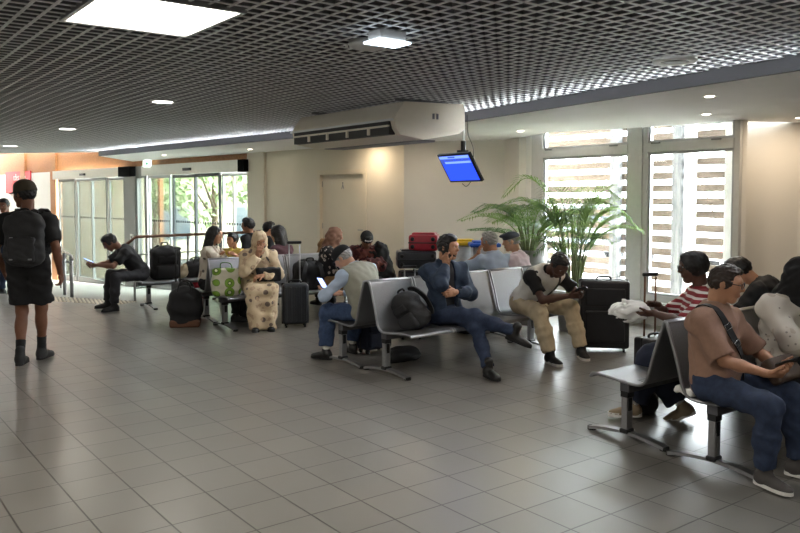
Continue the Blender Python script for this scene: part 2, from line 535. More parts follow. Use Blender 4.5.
def torso_prims(J, g=0.0, w=1.0, d=1.0, belly=0.0, bust=0.0):
    s = J['s']; P = []
    T, M, Q = J['TB'], J['MB'], J['PB']
    P.append(elli(J['P']+Q[:, 2]*0.01*s, np.array([0.168*w+g, 0.122*d+g, 0.125+g])*s, Q))
    P.append(elli(J['waist']+Q[:, 1]*(0.01+belly*0.4)*s, np.array([0.146*w+g, 0.108*d+g+belly, 0.15+g])*s, M))
    P.append(elli(J['chest']+T[:, 1]*0.005*s, np.array([0.160*w+g, 0.116*d+g, 0.155+g])*s, T))
    up = J['neck']-T[:, 2]*0.080*s
    P.append(cone(J['SL'], J['SR'], (0.062+g)*s))
    P.append(elli(up-T[:, 2]*0.01*s, np.array([0.150*w+g, 0.092*d+g, 0.070+g])*s, T))
    P.append(cone(J['neck']-T[:, 2]*0.035*s-T[:, 1]*0.01*s, J['neck']-T[:, 2]*0.005*s, (0.084+g*0.6)*s, (0.056+g*0.5)*s))
    if bust > 0:
        for sg in (-1, 1):
            P.append(elli(J['chest']+(T[:, 0]*0.07*sg+T[:, 1]*0.085-T[:, 2]*0.0)*s, np.array([0.07, 0.055+bust, 0.07])*s, T))
    return P
def person(label, base, face, sp, group=None):
    """face: degrees, 0 looks away from the camera (+y), positive turns towards -x"""
    root = thing('person', label, 'person', (base[0], base[1], sp.get('z0', 0.0)), rad(face), group)
    J = body_frame(sp); s = J['s']
    hs = s*sp.get('hs', 1.0); Y = math.hypot(base[0], base[1])
    hb = 0.0058 if Y < 7 else (0.007 if Y < 9.5 else 0.0085)
    hc = 0.0095 if Y < 7 else (0.011 if Y < 9.5 else 0.014)
    hh = 0.0048 if Y < 7 else (0.0056 if Y < 9.5 else 0.0068)
    skin = sp.get('skin', 'skin_olive'); sk = MATS[skin]
    seed = int(abs(base[0]*1000)+abs(base[1]*100)) % 9973
    HB, C = J['HB'], J['C']
    q = lambda x, y, z: C+(HB[:, 0]*x+HB[:, 1]*y+HB[:, 2]*z)*hs
    # ---- body: one mesh
    Vs, Fs, Ms, off = [], [], [], 0
    def put(VF, mi):
        nonlocal off
        V, F = VF
        Vs.append(V); Fs.append(F+off); Ms.append(np.full(len(F), mi)); off += len(V)
    hp, fine = head_prims(C, HB, hs)
    nb = J['neck']
    hpr = hp+[cone(nb-J['TB'][:, 2]*0.06*s, J['hb']+HB[:, 2]*0.01*s-HB[:, 1]*0.008*s, 0.056*s, 0.054*s)]
    # fine shapes are blended with a small radius by giving the coarse union first
    coarse = hpr
    f0 = (lambda p: sd_eval(coarse, p, 0.03*hs), np.min([a[1] for a in coarse], 0), np.max([a[2] for a in coarse], 0))
    put(sd_mesh([f0]+fine, hb, k=0.010*hs, subs=[elli(q(sg*0.031, 0.098, 0.012), np.array([0.014, 0.012, 0.008])*hs, HB) for sg in (-1, 1)]), 0)
    tp = torso_prims(J, -0.014)
    lower = tp+[cone(J['H'+k], J['K'+k], 0.068*s, 0.050*s) for k in 'LR']
    shortleg = sp.get('bottom', {}).get('len', 'ankle') == 'knee'
    if not shortleg: lower += [cone(J['K'+k], J['A'+k], 0.046*s, 0.034*s) for k in 'LR']
    put(sd_mesh(lower, 0.02, k=0.04), 0)
    if shortleg:
        for k in 'LR':
            kd = _n(J['A'+k]-J['K'+k]); back = np.cross(kd, X3); back = -back if back[1] > 0 else back
            put(sd_mesh([cone(J['H'+k]*0.4+J['K'+k]*0.6, J['K'+k], 0.068*s, 0.054*s), cone(J['K'+k], J['A'+k], 0.050*s, 0.036*s),
                         elli(J['K'+k]+kd*0.13*s+back*0.018*s, np.array([0.050, 0.052, 0.11])*s, np.stack([X3, -np.cross(X3, -kd), kd], 1))], 0.009, k=0.03), 0)
    for k, sg in (('L', -1), ('R', 1)):
        S, E_, W = J['S'+k], J['E'+k], J['W'+k]
        fd = _n(W-E_)
        hd = sp.get('hand'+k, {})
        R0 = HB if hd.get('head') else np.eye(3)
        d = _n(R0@np.array(hd['d'], float)) if 'd' in hd else fd
        n = R0@np.array(hd.get('n', (-sg, 0, -0.2)), float)
        th = R0@np.array(hd.get('t', (0, 0.6, 1)), float)
        curl = hd.get('curl', 28)
        J['hd'+k] = d; J['hn'+k] = _n(n-d*(n@d))
        arm = [cone(S, E_, 0.047*s, 0.037*s), cone(E_, E_*0.62+W*0.38, 0.039*s, 0.038*s), cone(E_*0.62+W*0.38, W, 0.038*s, 0.0235*s)]
        fa = (lambda p, arm=arm: sd_eval(arm, p, 0.02*s), np.min([a[1] for a in arm], 0), np.max([a[2] for a in arm], 0))
        put(sd_mesh([fa]+hand_prims(W, d, n, th, curl, s*sp.get('hands', 1.0), hd.get('spread', 0.3)), hh, k=0.009), 0)
    # eyes, brows, lips
    mb = MB()
    M4 = Matrix([[*(HB[i]*hs), C[i]] for i in range(3)]+[[0, 0, 0, 1]])
    closed = sp.get('closed', False)
    for sg in (-1, 1):
        if not closed:
            mb.ell((sg*0.031, 0.0845, 0.012), (0.0125, 0.0110, 0.0075), 1, M4, 10, 8)
            mb.ell((sg*0.031, 0.0930, 0.012), (0.0056, 0.0035, 0.0056), 2, M4, 10, 8)
        mb.tube([(sg*0.014, 0.0975, 0.029), (sg*0.030, 0.0965, 0.034), (sg*0.047, 0.085, 0.030)], [0.003, 0.0042, 0.0025], 6, 2, M4)
    mb.tube([(-0.021, 0.0965, -0.0605), (0, 0.1015, -0.0595), (0.021, 0.0965, -0.0605)], [0.0022, 0.0036, 0.0022], 6, 3, M4)
    V = np.array(mb.v); F4 = [f if len(f) == 4 else None for f in mb.f]
    # tri / ngon faces are appended through from_pydata below
    allV = np.concatenate(Vs+[V]); faces = [tuple(f) for f in np.concatenate(Fs).tolist()]+[tuple(i+off for i in f) for f in mb.f]
    midx = np.concatenate(Ms+[np.array(mb.mi)])
    link_mesh('body', allV, faces, [sk, MATS['eye_white'], MATS['eye_dark'], MATS[sp.get('lip', 'lip_tone')]], root, True, midx)
    J['root'] = root
    # ---- top
    top = sp.get('top')
    if top:
        g = top.get('g', 0.012)
        body = torso_prims(J, g, top.get('w', 1.0), top.get('d', 1.0), top.get('belly', 0.0), top.get('bust', 0.0))
        J['surf'] = body
        pr = list(body)
        nk = J['neck']; TB = J['TB']
        fl = 0.012 if top.get('loose') else 0.0
        for k, sg in (('L', -1), ('R', 1)):
            S, E_, W = J['S'+k], J['E'+k], J['W'+k]
            sl = top.get('sleeve', 'short')
            if sl == 'short':
                fr = top.get('frac', 0.62)
                pr.append(flat(S, S+(E_-S)*fr, (0.058+g*0.6)*s, (0.054+fl+g*0.5)*s))
            elif sl == 'long':
                pr += [cone(S, E_, (0.054+g*0.6)*s, (0.046+fl+g*0.5)*s), cone(E_, E_+(W-E_)*0.5, (0.047+fl+g*0.4)*s, (0.043+fl+g*0.4)*s),
                       flat(E_+(W-E_)*0.4, E_+(W-E_)*0.97, (0.044+fl+g*0.4)*s, (0.032+fl+g*0.4)*s)]
            elif sl == 'elbow':
                pr += [cone(S, E_, (0.058+g*0.6)*s, (0.050+fl+g*0.5)*s), flat(E_, E_+(W-E_)*0.35, (0.050+fl+g*0.4)*s, (0.055+fl+g*0.4)*s)]
        if top.get('collar'):
            nd = _n(J['hb']-nk)
            pr.append(flat(nk-TB[:, 2]*0.03*s, nk+nd*0.022*s, 0.078*s, 0.068*s))
        hem = J['P']-J['PB'][:, 2]*top.get('hem', 0.02)*s
        if top.get('skirt'):
            for k in 'LR': pr.append(cone(J['H'+k], J['H'+k]+(J['K'+k]-J['H'+k])*top['skirt'], (0.10+g)*s, (0.085+g)*s))
        cuts = [] if top.get('skirt') else [(hem, -J['PB'][:, 2]+(0 if sp.get('stand') else 0.6)*J['PB'][:, 1]*-1*0)]
        subs = [flat(nk+TB[:, 2]*(0.0 if not top.get('collar') else 0.03)*s-TB[:, 2]*0.03*s, nk+_n(J['hb']-nk)*0.10*s, 0.058*s, 0.060*s)]
        if top.get('vneck'):
            subs.append(cone(nk+TB[:, 1]*0.10*s-TB[:, 2]*0.02*s, nk+TB[:, 1]*0.135*s-TB[:, 2]*0.15*s, 0.05*s, 0.012*s))
        sd_obj(top.get('name', 'shirt'), pr, hc, MATS[top['mat']], root, k=0.055*s, subs=subs, cuts=cuts,
               wr=(top.get('wr', 0.006), top.get('wl', 0.11), seed))
    ov = sp.get('over')   # sleeveless vest / jacket body over the shirt
    if ov:
        g = ov.get('g', 0.024)
        pr = torso_prims(J, g, ov.get('w', 1.0), 1.0, ov.get('belly', 0.0))
        hem = J['P']-J['PB'][:, 2]*ov.get('hem', 0.03)*s
        TB = J['TB']; nk = J['neck']
        subs = [flat(nk-TB[:, 2]*0.05*s, nk+TB[:, 2]*0.12*s, 0.075*s, 0.080*s)]
        for k, sg in (('L', -1), ('R', 1)):
            subs.append(flat(J['S'+k]+TB[:, 0]*sg*0.012*s, J['S'+k]+TB[:, 0]*sg*0.2*s, 0.13*s, 0.13*s))
        if ov.get('open', True):
            subs.append(rb(J['chest']+TB[:, 1]*0.16*s-TB[:, 2]*0.1*s, np.array([0.035, 0.10, 0.40])*s, 0.01, TB))
        sd_obj(ov.get('name', 'vest'), pr, hc, MATS[ov['mat']], root, k=0.05*s, subs=subs, cuts=[(hem, -J['PB'][:, 2])], wr=(0.006, 0.12, seed+1))
    # ---- bottom
    bt = sp.get('bottom')
    if bt:
        g = bt.get('g', 0.012)
        Q = J['PB']; L = bt.get('len', 'ankle')
        if L == 'dress':
            pr = [elli(J['P']+Q[:, 2]*0.03*s, np.array([0.185+g, 0.15+g, 0.15])*s, Q)]
            for k in 'LR':
                pr += [cone(J['H'+k], J['K'+k], (0.100+g)*s, (0.076+g)*s), cone(J['K'+k], J['A'+k]+np.array([0, 0.02, -0.02]), (0.074+g)*s, bt.get('flare', 0.11)*s)]
            mid = [(J['K'+'L']+J['K'+'R'])/2, (J['AL']+J['AR'])/2]
            pr.append(cone(mid[0]-np.array([0, .03, .02]), mid[1], 0.07*s, 0.085*s))
            pr.append(cone((J['HL']+J['HR'])/2, mid[0], 0.10*s, 0.07*s))
            sd_obj(bt.get('name', 'skirt'), pr, hc, MATS[bt['mat']], root, k=0.07*s, cuts=[((0, 0, sp.get('zmin', 0.02)), (0, 0, -1))], subs=[flat(J['waist']+Q[:, 2]*0.05*s, J['waist']+Q[:, 2]*0.4*s, 0.24*s)], wr=(0.011, 0.13, seed+2))
        else:
            pr = [elli(J['P']+Q[:, 2]*0.005*s, np.array([0.172+g, 0.126+g, 0.135+g*0.6])*s, Q)]
            w = bt.get('wide', 0.0)
            for k in 'LR':
                H, K, A = J['H'+k], J['K'+k], J['A'+k]
                if L == 'knee':
                    pr += [cone(H, H+(K-H)*0.5, (0.090+g)*s, (0.080+g+w)*s), flat(H+(K-H)*0.4, H+(K-H)*bt.get('frac', 0.93), (0.082+g+w)*s, (0.088+g+w)*s)]
                else:
                    e = K+(A-K)*bt.get('end', 0.93)
                    pr += [cone(H, K, (0.086+g)*s, (0.060+g+w*0.5)*s), cone(K, K+(A-K)*0.5, (0.058+g+w*0.6)*s, (0.052+g+w)*s),
                           flat(K+(A-K)*0.42, e, (0.053+g+w)*s, (0.043+g+w*1.3)*s)]
            sd_obj(bt.get('name', 'trousers'), pr, hc, MATS[bt['mat']], root, k=bt.get('k', 0.04)*s, subs=[flat(J['P']+Q[:, 2]*bt.get('waist', 0.11)*s, J['P']+Q[:, 2]*0.5*s, 0.22*s)],
                   wr=(bt.get('wr', 0.006), 0.10, seed+3))
    # ---- socks and shoes
    sh = sp.get('shoe')
    if sh:
        for k, sg in (('L', -1), ('R', 1)):
            A = J['A'+k]; K = J['K'+k]
            fy = rad(sp.get('foot'+k, (sg*-8, 0))[0]); fp = rad(sp.get('foot'+k, (0, 0))[1])
            f = rot_about(rot_about(Y3, X3, -fp), Z3, fy)
            u = rot_about(rot_about(Z3, X3, -fp), Z3, fy)
            B = basis(f, u); r = B[:, 0]
            z0 = -0.085*s
            W2 = lambda x, y, z: A+(r*x+B[:, 1]*y+B[:, 2]*z)*s
            E = lambda c, rr: elli(W2(*c), np.array(rr)*s, B)
            pr = [E((0, -0.030, -0.045), (0.036, 0.045, 0.050)), E((0, 0.045, -0.050), (0.040, 0.075, 0.040)),
                  E((0, 0.120, -0.060), (0.045, 0.070, 0.030)), cone(W2(0, -0.005, -0.02), W2(0, 0.002, sh.get('shaft', 0.012)), 0.043*s, 0.042*s)]
            o = sd_obj(sh.get('name', 'shoe'), pr, hc*0.7, MATS[sh['mat']], root, k=0.035*s, cuts=[(W2(0, 0, -0.078), -B[:, 2])])
            prof = [(-0.034, -0.045), (-0.020, -0.068), (0, -0.075), (0.020, -0.068), (0.034, -0.045), (0.036, 0.0), (0.044, 0.08), (0.047, 0.125), (0.036, 0.168),
                    (0.012, 0.190), (-0.016, 0.188), (-0.038, 0.160), (-0.046, 0.12), (-0.042, 0.08), (-0.035, 0.0)]
            m = MB(); m.prism([(x*s, y*s) for x, y in prof], (-0.086)*s, (-0.086+sh.get('sole', 0.018))*s, 0, Matrix([[r[i], B[i, 1], B[i, 2], A[i]] for i in range(3)]+[[0, 0, 0, 1]]))
            m.build('sole', MATS[sh.get('solemat', 'rubber_black')], o)
            if sh.get('lace'):
                m = MB()
                for j in range(4):
                    y = 0.040+0.022*j; z = -0.006-0.0095*j
                    m.tube([W2(-0.026, y, z-0.012), W2(0, y, z), W2(0.026, y, z-0.012)], 0.0042*s, 6)
                m.build('laces', MATS[sh['lace']], o, True)
            if sh.get('sock'):
                m = MB(); kd = _n(K-A); m.tube([A-kd*0.01, A+kd*0.05*s, A+kd*sh.get('sockh', 0.10)*s], [0.042*s, 0.040*s, 0.044*s], 14)
                m.build('sock', MATS[sh['sock']], root, True)
    # ---- hair and headgear
    hr = sp.get('hair')
    skull = lambda g, dz=0.0: elli(q(0, -0.010, 0.022+dz), np.array([0.0755+g, 0.097+g, 0.090+g])*hs, HB)
    if hr:
        t = hr.get('type', 'short'); g = hr.get('g', 0.008); wr = (hr.get('wr', 0.004), 0.03, seed+5)
        fpl = (q(0, hr.get('fr', 0.068), 0.066), HB[:, 1]*0.74-HB[:, 2]*0.67)
        nape = (q(0, 0, hr.get('nape', -0.062)), -HB[:, 2]+HB[:, 1]*0.1)
        def face_cut(hr):
            fr = hr.get('fr', 0.050); zf = hr.get('zf', 0.064)
            if hr.get('bob'): return [elli(q(0, 0.115, -0.030), np.array([0.062, 0.085, 0.098])*hs, HB)]
            return [rb(q(0, fr+0.10, zf-0.15), np.array([0.13, 0.10, 0.15])*hs, 0.025*hs, HB), rb(q(0, -0.030+0.12, -0.030-0.15), np.array([0.13, 0.12, 0.15])*hs, 0.015*hs, HB)]
        if t == 'short':
            pr = [skull(g), elli(q(0, 0.02, 0.088), np.array([0.062, 0.070, 0.030+hr.get('vol', 0.0)])*hs, HB)]
            sd_obj('hair', pr, hb, MATS[hr['mat']], root, k=0.02, subs=face_cut(hr), cuts=[nape], wr=wr)
        elif t == 'long':
            pr = [skull(g+0.006)]
            dn = _n(-Z3*1.0-HB[:, 1]*0.25)
            for i, sx in enumerate((-0.055, 0.0, 0.055)):
                a = q(sx, -0.055, -0.01); pr.append(cone(a, a+dn*hr.get('len', 0.26)*s-HB[:, 1]*0.02, 0.050*hs, 0.036*hs))
            for sx in (-1, 1):
                a = q(sx*0.078, 0.005, 0.01); b = a+(dn*0.12-HB[:, 0]*sx*0.0)*s; pr.append(cone(a, b, 0.024*hs, 0.030*hs))
                pr.append(cone(b, b+dn*hr.get('side', 0.10)*s+J['TB'][:, 1]*0.03, 0.030*hs, 0.020*hs))
            cutf = elli(q(0, 0.10, -0.035), np.array([0.058, 0.075, 0.105])*hs, HB)
            sd_obj('hair', pr, hb*1.1, MATS[hr['mat']], root, k=0.035, subs=[cutf], wr=wr)
        elif t == 'bun':
            pr = [skull(g), elli(q(0, -0.115, 0.01), np.array([0.045, 0.040, 0.045])*hs, HB)]
            sd_obj('hair', pr, hb, MATS[hr['mat']], root, k=0.02, subs=face_cut(hr), cuts=[(q(0, 0, -0.085), -HB[:, 2])], wr=wr)
    if sp.get('beard'):
        pr = [elli(q(0, 0.034, -0.060), np.array([0.0575, 0.062, 0.060])*hs, HB)]
        sd_obj('beard', pr, hb, MATS[sp['beard']], root, k=0.01, subs=[elli(q(0, 0.095, -0.040), np.array([0.030, 0.05, 0.034])*hs, HB)],
               cuts=[(q(0, 0, -0.030), HB[:, 2]*0.9-HB[:, 1]*0.1), (q(0, 0.0, 0), -HB[:, 1])])
    cap = sp.get('cap')
    if cap:
        tl = rad(cap.get('tilt', 8))
        cut = (q(0, 0, cap.get('low', 0.040)), -HB[:, 2]*math.cos(tl)-HB[:, 1]*math.sin(tl))
        if cap.get('kind') == 'flat':
            pr = [skull(0.018), elli(q(0, 0.03, 0.085), np.array([0.092, 0.120, 0.034])*hs, HB)]
        else:
            pr = [skull(0.020)]+([elli(q(0, 0.0, 0.08), np.array([0.082, 0.098, 0.055])*hs, HB)] if cap.get('kind') == 'ball' else [])
        o = sd_obj('cap', pr, hb, MATS[cap['mat']], root, k=0.03, cuts=[cut])
        if cap.get('brim', True):
            m = MB(); L = cap.get('bl', 0.085); pts = []
            for i in range(13):
                a = -PI/2+PI*i/12
                pts.append((0.080*math.sin(a)*1.0, 0.070+max(0, math.cos(a))*L*0.9, 0))
            z = cap.get('low', 0.040)+0.004
            top_ = [q(x, y, z+0.010-0.05*abs(x)*3-0.10*(y-0.07)) for x, y, _ in pts]
            v = top_+[p-HB[:, 2]*0.006 for p in top_]
            n = len(pts); fs = [tuple(range(n)), tuple(range(2*n-1, n-1, -1))]+[(i, n+i, n+(i+1) % n, (i+1) % n) for i in range(n)]
            link_mesh('brim', v, fs, MATS[cap.get('bmat', cap['mat'])], o)
        if cap.get('badge'):
            m = MB()
            for i in range(5):
                a = rad(-28+14*i); c = q(0.098*math.sin(a), -0.012+0.122*math.cos(a), 0.064)
                B2 = Matrix([[*(HB[j]*1.0), c[j]] for j in range(3)]+[[0, 0, 0, 1]]) @ Matrix.Rotation(-a, 4, 'Z')
                m.cbox((0, 0, 0), (0.016*hs, 0.004, 0.020*hs), 0, B2)
            m.build('badge', MATS[cap['badge']], o)
    hj = sp.get('hijab')
    if hj:
        g = hj.get('g', 0.018)
        sq = [skull(g), elli(q(0, 0.005, -0.05), np.array([0.078+g*0.5, 0.085, 0.085])*hs, HB)]
        nk = J['neck']; TB = J['TB']
        sq += [cone(q(0, -0.01, -0.06), nk-TB[:, 2]*0.02*s, 0.085*hs, 0.105*s),
               elli(nk-TB[:, 2]*hj.get('drop', 0.06)*s+TB[:, 1]*0.01*s, np.array([hj.get('wid', 0.16), 0.135, hj.get('hgt', 0.10)])*s, TB)]
        if hj.get('tail'):
            for sx in (-0.05, 0.03): sq.append(cone(q(sx, -0.06, -0.05), q(sx, -0.07, -0.05)+np.array([0, -0.03, -hj['tail']])*s, 0.065*hs, 0.05*s))
        subs = [elli(q(0, 0.108, -0.022), np.array([0.056, 0.075, 0.082])*hs, HB)]
        sd_obj('headscarf', sq, hb*1.2, MATS[hj['mat']], root, k=0.05, subs=subs, wr=(0.006, 0.07, seed+7))
    gl = sp.get('glasses')
    if gl:
        m = MB()
        for sg in (-1, 1):
            ring = [(sg*0.033+0.024*math.cos(a)*1.05, 0.1115-0.35*(abs(sg*0.033+0.024*math.cos(a))-0.02)**1*0.5, 0.008+0.020*math.sin(a)) for a in [2*PI*i/16 for i in range(17)]]
            m.tube(ring, 0.0026, 6, 0, M4)
            m.tube([(sg*0.058, 0.100, 0.012), (sg*0.076, 0.06, 0.014), (sg*0.081, 0.0, 0.012)], 0.0026, 6, 0, M4)
        m.tube([(-0.010, 0.113, 0.012), (0, 0.116, 0.015), (0.010, 0.113, 0.012)], 0.0024, 6, 0, M4)
        m.build('glasses', MATS[gl], root, True)
    # world transform helper
    Mw = Matrix.Translation((base[0], base[1], sp.get('z0', 0.0))) @ Matrix.Rotation(rad(face), 4, 'Z')
    J['M'] = Mw; J['w'] = lambda p: np.array(Mw @ Vector(p))
    J['q'] = q
    return J
def phone(label, J, hand, mat_screen='phone_screen', off=(0, 0, 0), flip=1, nrm=None, d=None, up=0.085):
    """a phone held in the given hand: lies on the palm"""
    W = J['W'+hand]; hd = J['hd'+hand] if d is None else _n(np.array(d, float)); n = J['hn'+hand] if nrm is None else _n(np.array(nrm, float))
    n = _n(n-hd*(n@hd))
    c = W+hd*up+n*0.024+np.array(off)
    r = np.cross(hd, n)
    M = J['M'] @ Matrix([[r[i], hd[i], n[i], c[i]] for i in range(3)]+[[0, 0, 0, 1]])
    t = thing('phone', label, 'phone', tuple(M.translation)); t.matrix_world = M
    m = MB(); m.rbox((0, 0, 0), (0.074, 0.150, 0.010), 0.008, 2); o = m.build('phone_case', MATS['plastic_black'], t)
    m = MB(); m.box(-0.033, 0.033, -0.069, 0.069, 0.0051, 0.0060) if flip > 0 else m.box(-0.033, 0.033, -0.069, 0.069, -0.0060, -0.0051)
    m.build('screen', MATS[mat_screen], t)
    return t
# ------------------------------------------------------------------ palette
def leafy(name, col, tcol):
    m, nt, out = nt_new(name)
    b = nt.nodes.new('ShaderNodeBsdfPrincipled'); b.inputs['Roughness'].default_value = 0.4
    tc = nt.nodes.new('ShaderNodeTexCoord'); n = nt.nodes.new('ShaderNodeTexNoise'); n.inputs['Scale'].default_value = 9
    nt.links.new(tc.outputs['Object'], n.inputs['Vector'])
    r = nt.nodes.new('ShaderNodeValToRGB'); c = lin(col)
    r.color_ramp.elements[0].color = tuple(x*0.7 for x in c[:3])+(1,); r.color_ramp.elements[1].color = tuple(min(1, x*1.3) for x in c[:3])+(1,)
    nt.links.new(n.outputs['Fac'], r.inputs['Fac']); nt.links.new(r.outputs['Color'], b.inputs['Base Color'])
    tr = nt.nodes.new('ShaderNodeBsdfTranslucent'); tr.inputs['Color'].default_value = lin(tcol)
    mx = nt.nodes.new('ShaderNodeMixShader'); mx.inputs['Fac'].default_value = 0.4
    nt.links.new(b.outputs['BSDF'], mx.inputs[1]); nt.links.new(tr.outputs['BSDF'], mx.inputs[2])
    nt.links.new(mx.outputs['Shader'], out.inputs['Surface']); MATS[name] = m
mat('skin_olive', (176, 128, 98), 0.55, var=0.05, scale=30)
mat('skin_brown', (120, 78, 56), 0.55, var=0.05, scale=30)
mat('skin_dark', (82, 54, 42), 0.55, var=0.05, scale=30)
mat('skin_fair', (205, 158, 132), 0.55, var=0.06, scale=30)
mat('lip_tone', (140, 84, 74), 0.5); mat('lip_dark', (88, 52, 46), 0.5)
mat('eye_white', (205, 200, 195), 0.3, var=0.02); mat('eye_dark', (24, 18, 16), 0.3)
mat('hair_black', (20, 18, 18), 0.45, var=0.3, scale=60); mat('hair_brown', (44, 31, 24), 0.5, var=0.3, scale=60)
mat('hair_grey', (150, 148, 144), 0.6, var=0.25, scale=50); mat('hair_salt', (70, 66, 62), 0.6, var=0.3, scale=50)
mat('stubble', (52, 42, 36), 0.8, var=0.2, scale=90)
mat('cloth_black', (24, 24, 26), 0.85, var=0.15); mat('cloth_charcoal', (42, 42, 46), 0.85, var=0.15)
mat('cloth_navy', (32, 38, 56), 0.85, var=0.15); mat('denim_dark', (38, 50, 74), 0.85, var=0.18, scale=40)
mat('denim_blue', (54, 72, 104), 0.85, var=0.2, scale=40); mat('denim_jacket', (36, 50, 70), 0.85, var=0.2, scale=30)
mat('cloth_cream', (188, 171, 142), 0.85, var=0.08); mat('cloth_white', (222, 218, 212), 0.8, var=0.04)
mat('cloth_skyblue', (176, 192, 214), 0.8, var=0.06); mat('cloth_pink', (226, 206, 212), 0.8, var=0.05)
mat('cloth_vest', (150, 148, 134), 0.85, var=0.08); mat('cloth_taupe', (142, 110, 92), 0.85, var=0.06, scale=40)
mat('cloth_maroon', (88, 36, 36), 0.85, var=0.12); mat('cloth_yellow', (214, 190, 96), 0.8, var=0.08)
mat('cloth_tan', (150, 116, 76), 0.85, var=0.1); mat('cloth_brownhijab', (132, 96, 78), 0.85, var=0.12)
mat('cloth_plum', (74, 42, 48), 0.85, var=0.1); mat('cloth_grey', (110, 110, 112), 0.85, var=0.1)
mat('sock_white', (225, 222, 215), 0.9, var=0.04); mat('leather_black', (22, 20, 20), 0.4, var=0.2)
mat('shoe_beige', (150, 132, 108), 0.8, var=0.1); mat('shoe_grey', (74, 70, 68), 0.85, var=0.12)
mat('rubber_black', (20, 20, 20), 0.7); mat('rubber_white', (225, 222, 216), 0.7, var=0.05)
mat('shoe_black', (26, 26, 28), 0.75)
pattern('cloth_hijabdress', (206, 184, 150), [((118, 102, 92), 8.0, 0.25, 'spot'), ((184, 156, 128), 12.0, 0.40, 'noise')])
pattern('cloth_blouse', (196, 186, 170), [((150, 134, 116), 7.0, 0.40, 'noise'), ((92, 84, 80), 9.0, 0.20, 'spot')])
pattern('cloth_blackflower', (24, 22, 24), [((196, 184, 172), 16.0, 0.42, 'spot'), ((24, 22, 24), 22.0, 0.50, 'noise')])
pattern('cloth_whiteprint', (214, 206, 194), [((150, 142, 134), 22.0, 0.16, 'spot'), ((196, 184, 168), 5.0, 0.40, 'noise')])
pattern('cloth_shawl', (74, 28, 30), [((120, 66, 58), 7.0, 0.42, 'noise'), ((24, 18, 20), 11.0, 0.40, 'noise')])
stripes('cloth_redstripe', (226, 218, 212), (140, 40, 46), 24.0, 'Z', 0.62)
mat('plastic_black', (22, 22, 24), 0.4); mat('plastic_grey', (120, 120, 122), 0.5); mat('plastic_white', (225, 225, 222), 0.5, var=0.03)
mat('chrome', (196, 196, 198), 0.22, 1.0, var=0.04); mat('steel_brushed', (168, 168, 170), 0.38, 0.9, var=0.06, scale=30)
mat('bench_metal', (128, 128, 130), 0.42, 0.75, var=0.10, scale=160); mat('bench_rim', (150, 150, 152), 0.35, 0.8, var=0.05)
mat('bench_beam', (96, 96, 100), 0.45, 0.6); mat('bench_dark', (84, 74, 66), 0.5, 0.3)
emit('phone_screen', (150, 175, 255), 2.2); mat('phone_dark', (14, 15, 18), 0.15)
mat('wall_cream', (216, 208, 190), 0.85, var=0.015, scale=3, bump=0.05, bscale=180)
mat('wall_white', (222, 218, 210), 0.85, var=0.015, scale=3, bump=0.05, bscale=180)
mat('wall_grey', (176, 172, 166), 0.85, var=0.02, scale=3)
mat('soffit_white', (248, 247, 244), 0.85, var=0.01, scale=3)
mat('fascia_grey', (84, 84, 86), 0.8, var=0.02, scale=3)
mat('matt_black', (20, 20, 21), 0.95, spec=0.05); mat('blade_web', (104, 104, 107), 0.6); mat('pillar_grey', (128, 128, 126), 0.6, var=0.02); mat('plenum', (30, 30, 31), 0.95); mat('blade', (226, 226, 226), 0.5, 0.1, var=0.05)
mat('door_paint', (218, 208, 186), 0.6, var=0.02, scale=4); mat('frame_grey', (196, 195, 192), 0.45, 0.2, var=0.03)
mat('frame_alu', (178, 180, 182), 0.4, 0.45, var=0.03); mat('frame_dark', (58, 60, 62), 0.45, 0.4)
mat('header_alu', (206, 204, 196), 0.45, 0.2, var=0.03)
mat('ac_beige', (230, 222, 204), 0.5, var=0.02); mat('ac_dark', (40, 38, 36), 0.6)
leafy('leaf_green', (88, 122, 66), (140, 172, 84)); leafy('leaf_dark', (54, 88, 50), (96, 136, 68))
mat('stem_green', (104, 116, 66), 0.6, var=0.2); mat('pot_grey', (150, 148, 146), 0.7, var=0.06); mat('soil', (52, 40, 32), 0.95, var=0.3, scale=40)
mat('suit_black', (26, 26, 29), 0.5, var=0.15); mat('suit_shell', (40, 42, 46), 0.32, var=0.1); mat('suit_red', (158, 28, 44), 0.35, var=0.1)
mat('bag_black', (22, 22, 24), 0.8, var=0.2, bump=0.2, bscale=120); mat('bag_charcoal', (44, 44, 46), 0.8, var=0.15, bump=0.2, bscale=120)
mat('bag_grey', (86, 86, 88), 0.8, var=0.12); mat('bag_red', (150, 32, 48), 0.75, var=0.1); mat('bag_brown', (96, 62, 42), 0.7, var=0.15)
mat('bag_pouch', (70, 54, 42), 0.6, var=0.1); mat('trim_orange', (214, 120, 84), 0.7); mat('paper_white', (236, 234, 230), 0.8, var=0.03)
mat('strap_black', (18, 18, 20), 0.6)
mat('sign_red', (206, 36, 46), 0.5, var=0.03); mat('bin_yellow', (226, 190, 40), 0.5); mat('bin_blue', (40, 92, 200), 0.5)
mat('asphalt', (74, 74, 74), 0.9, var=0.1, scale=3); mat('concrete', (222, 220, 214), 0.9, var=0.08, scale=2); mat('ramp_floor', (150, 147, 141), 0.55, var=0.06, scale=3)
mat('render_cream', (178, 168, 146), 0.9, var=0.04, scale=1.5); mat('render_white', (232, 230, 226), 0.9, var=0.03, scale=1.5)
mat('window_dark', (60, 70, 78), 0.15); mat('car_silver', (150, 156, 162), 0.3, 0.3, var=0.02); mat('car_white', (230, 232, 234), 0.25, var=0.01, coat=0.5); mat('car_glass', (30, 36, 44), 0.08)
mat('tree_leaf', (150, 168, 122), 0.7, var=0.35, scale=6); mat('bark', (92, 74, 56), 0.9, var=0.25, scale=20)
mat('post_grey', (150, 148, 142), 0.9, var=0.15, scale=5)
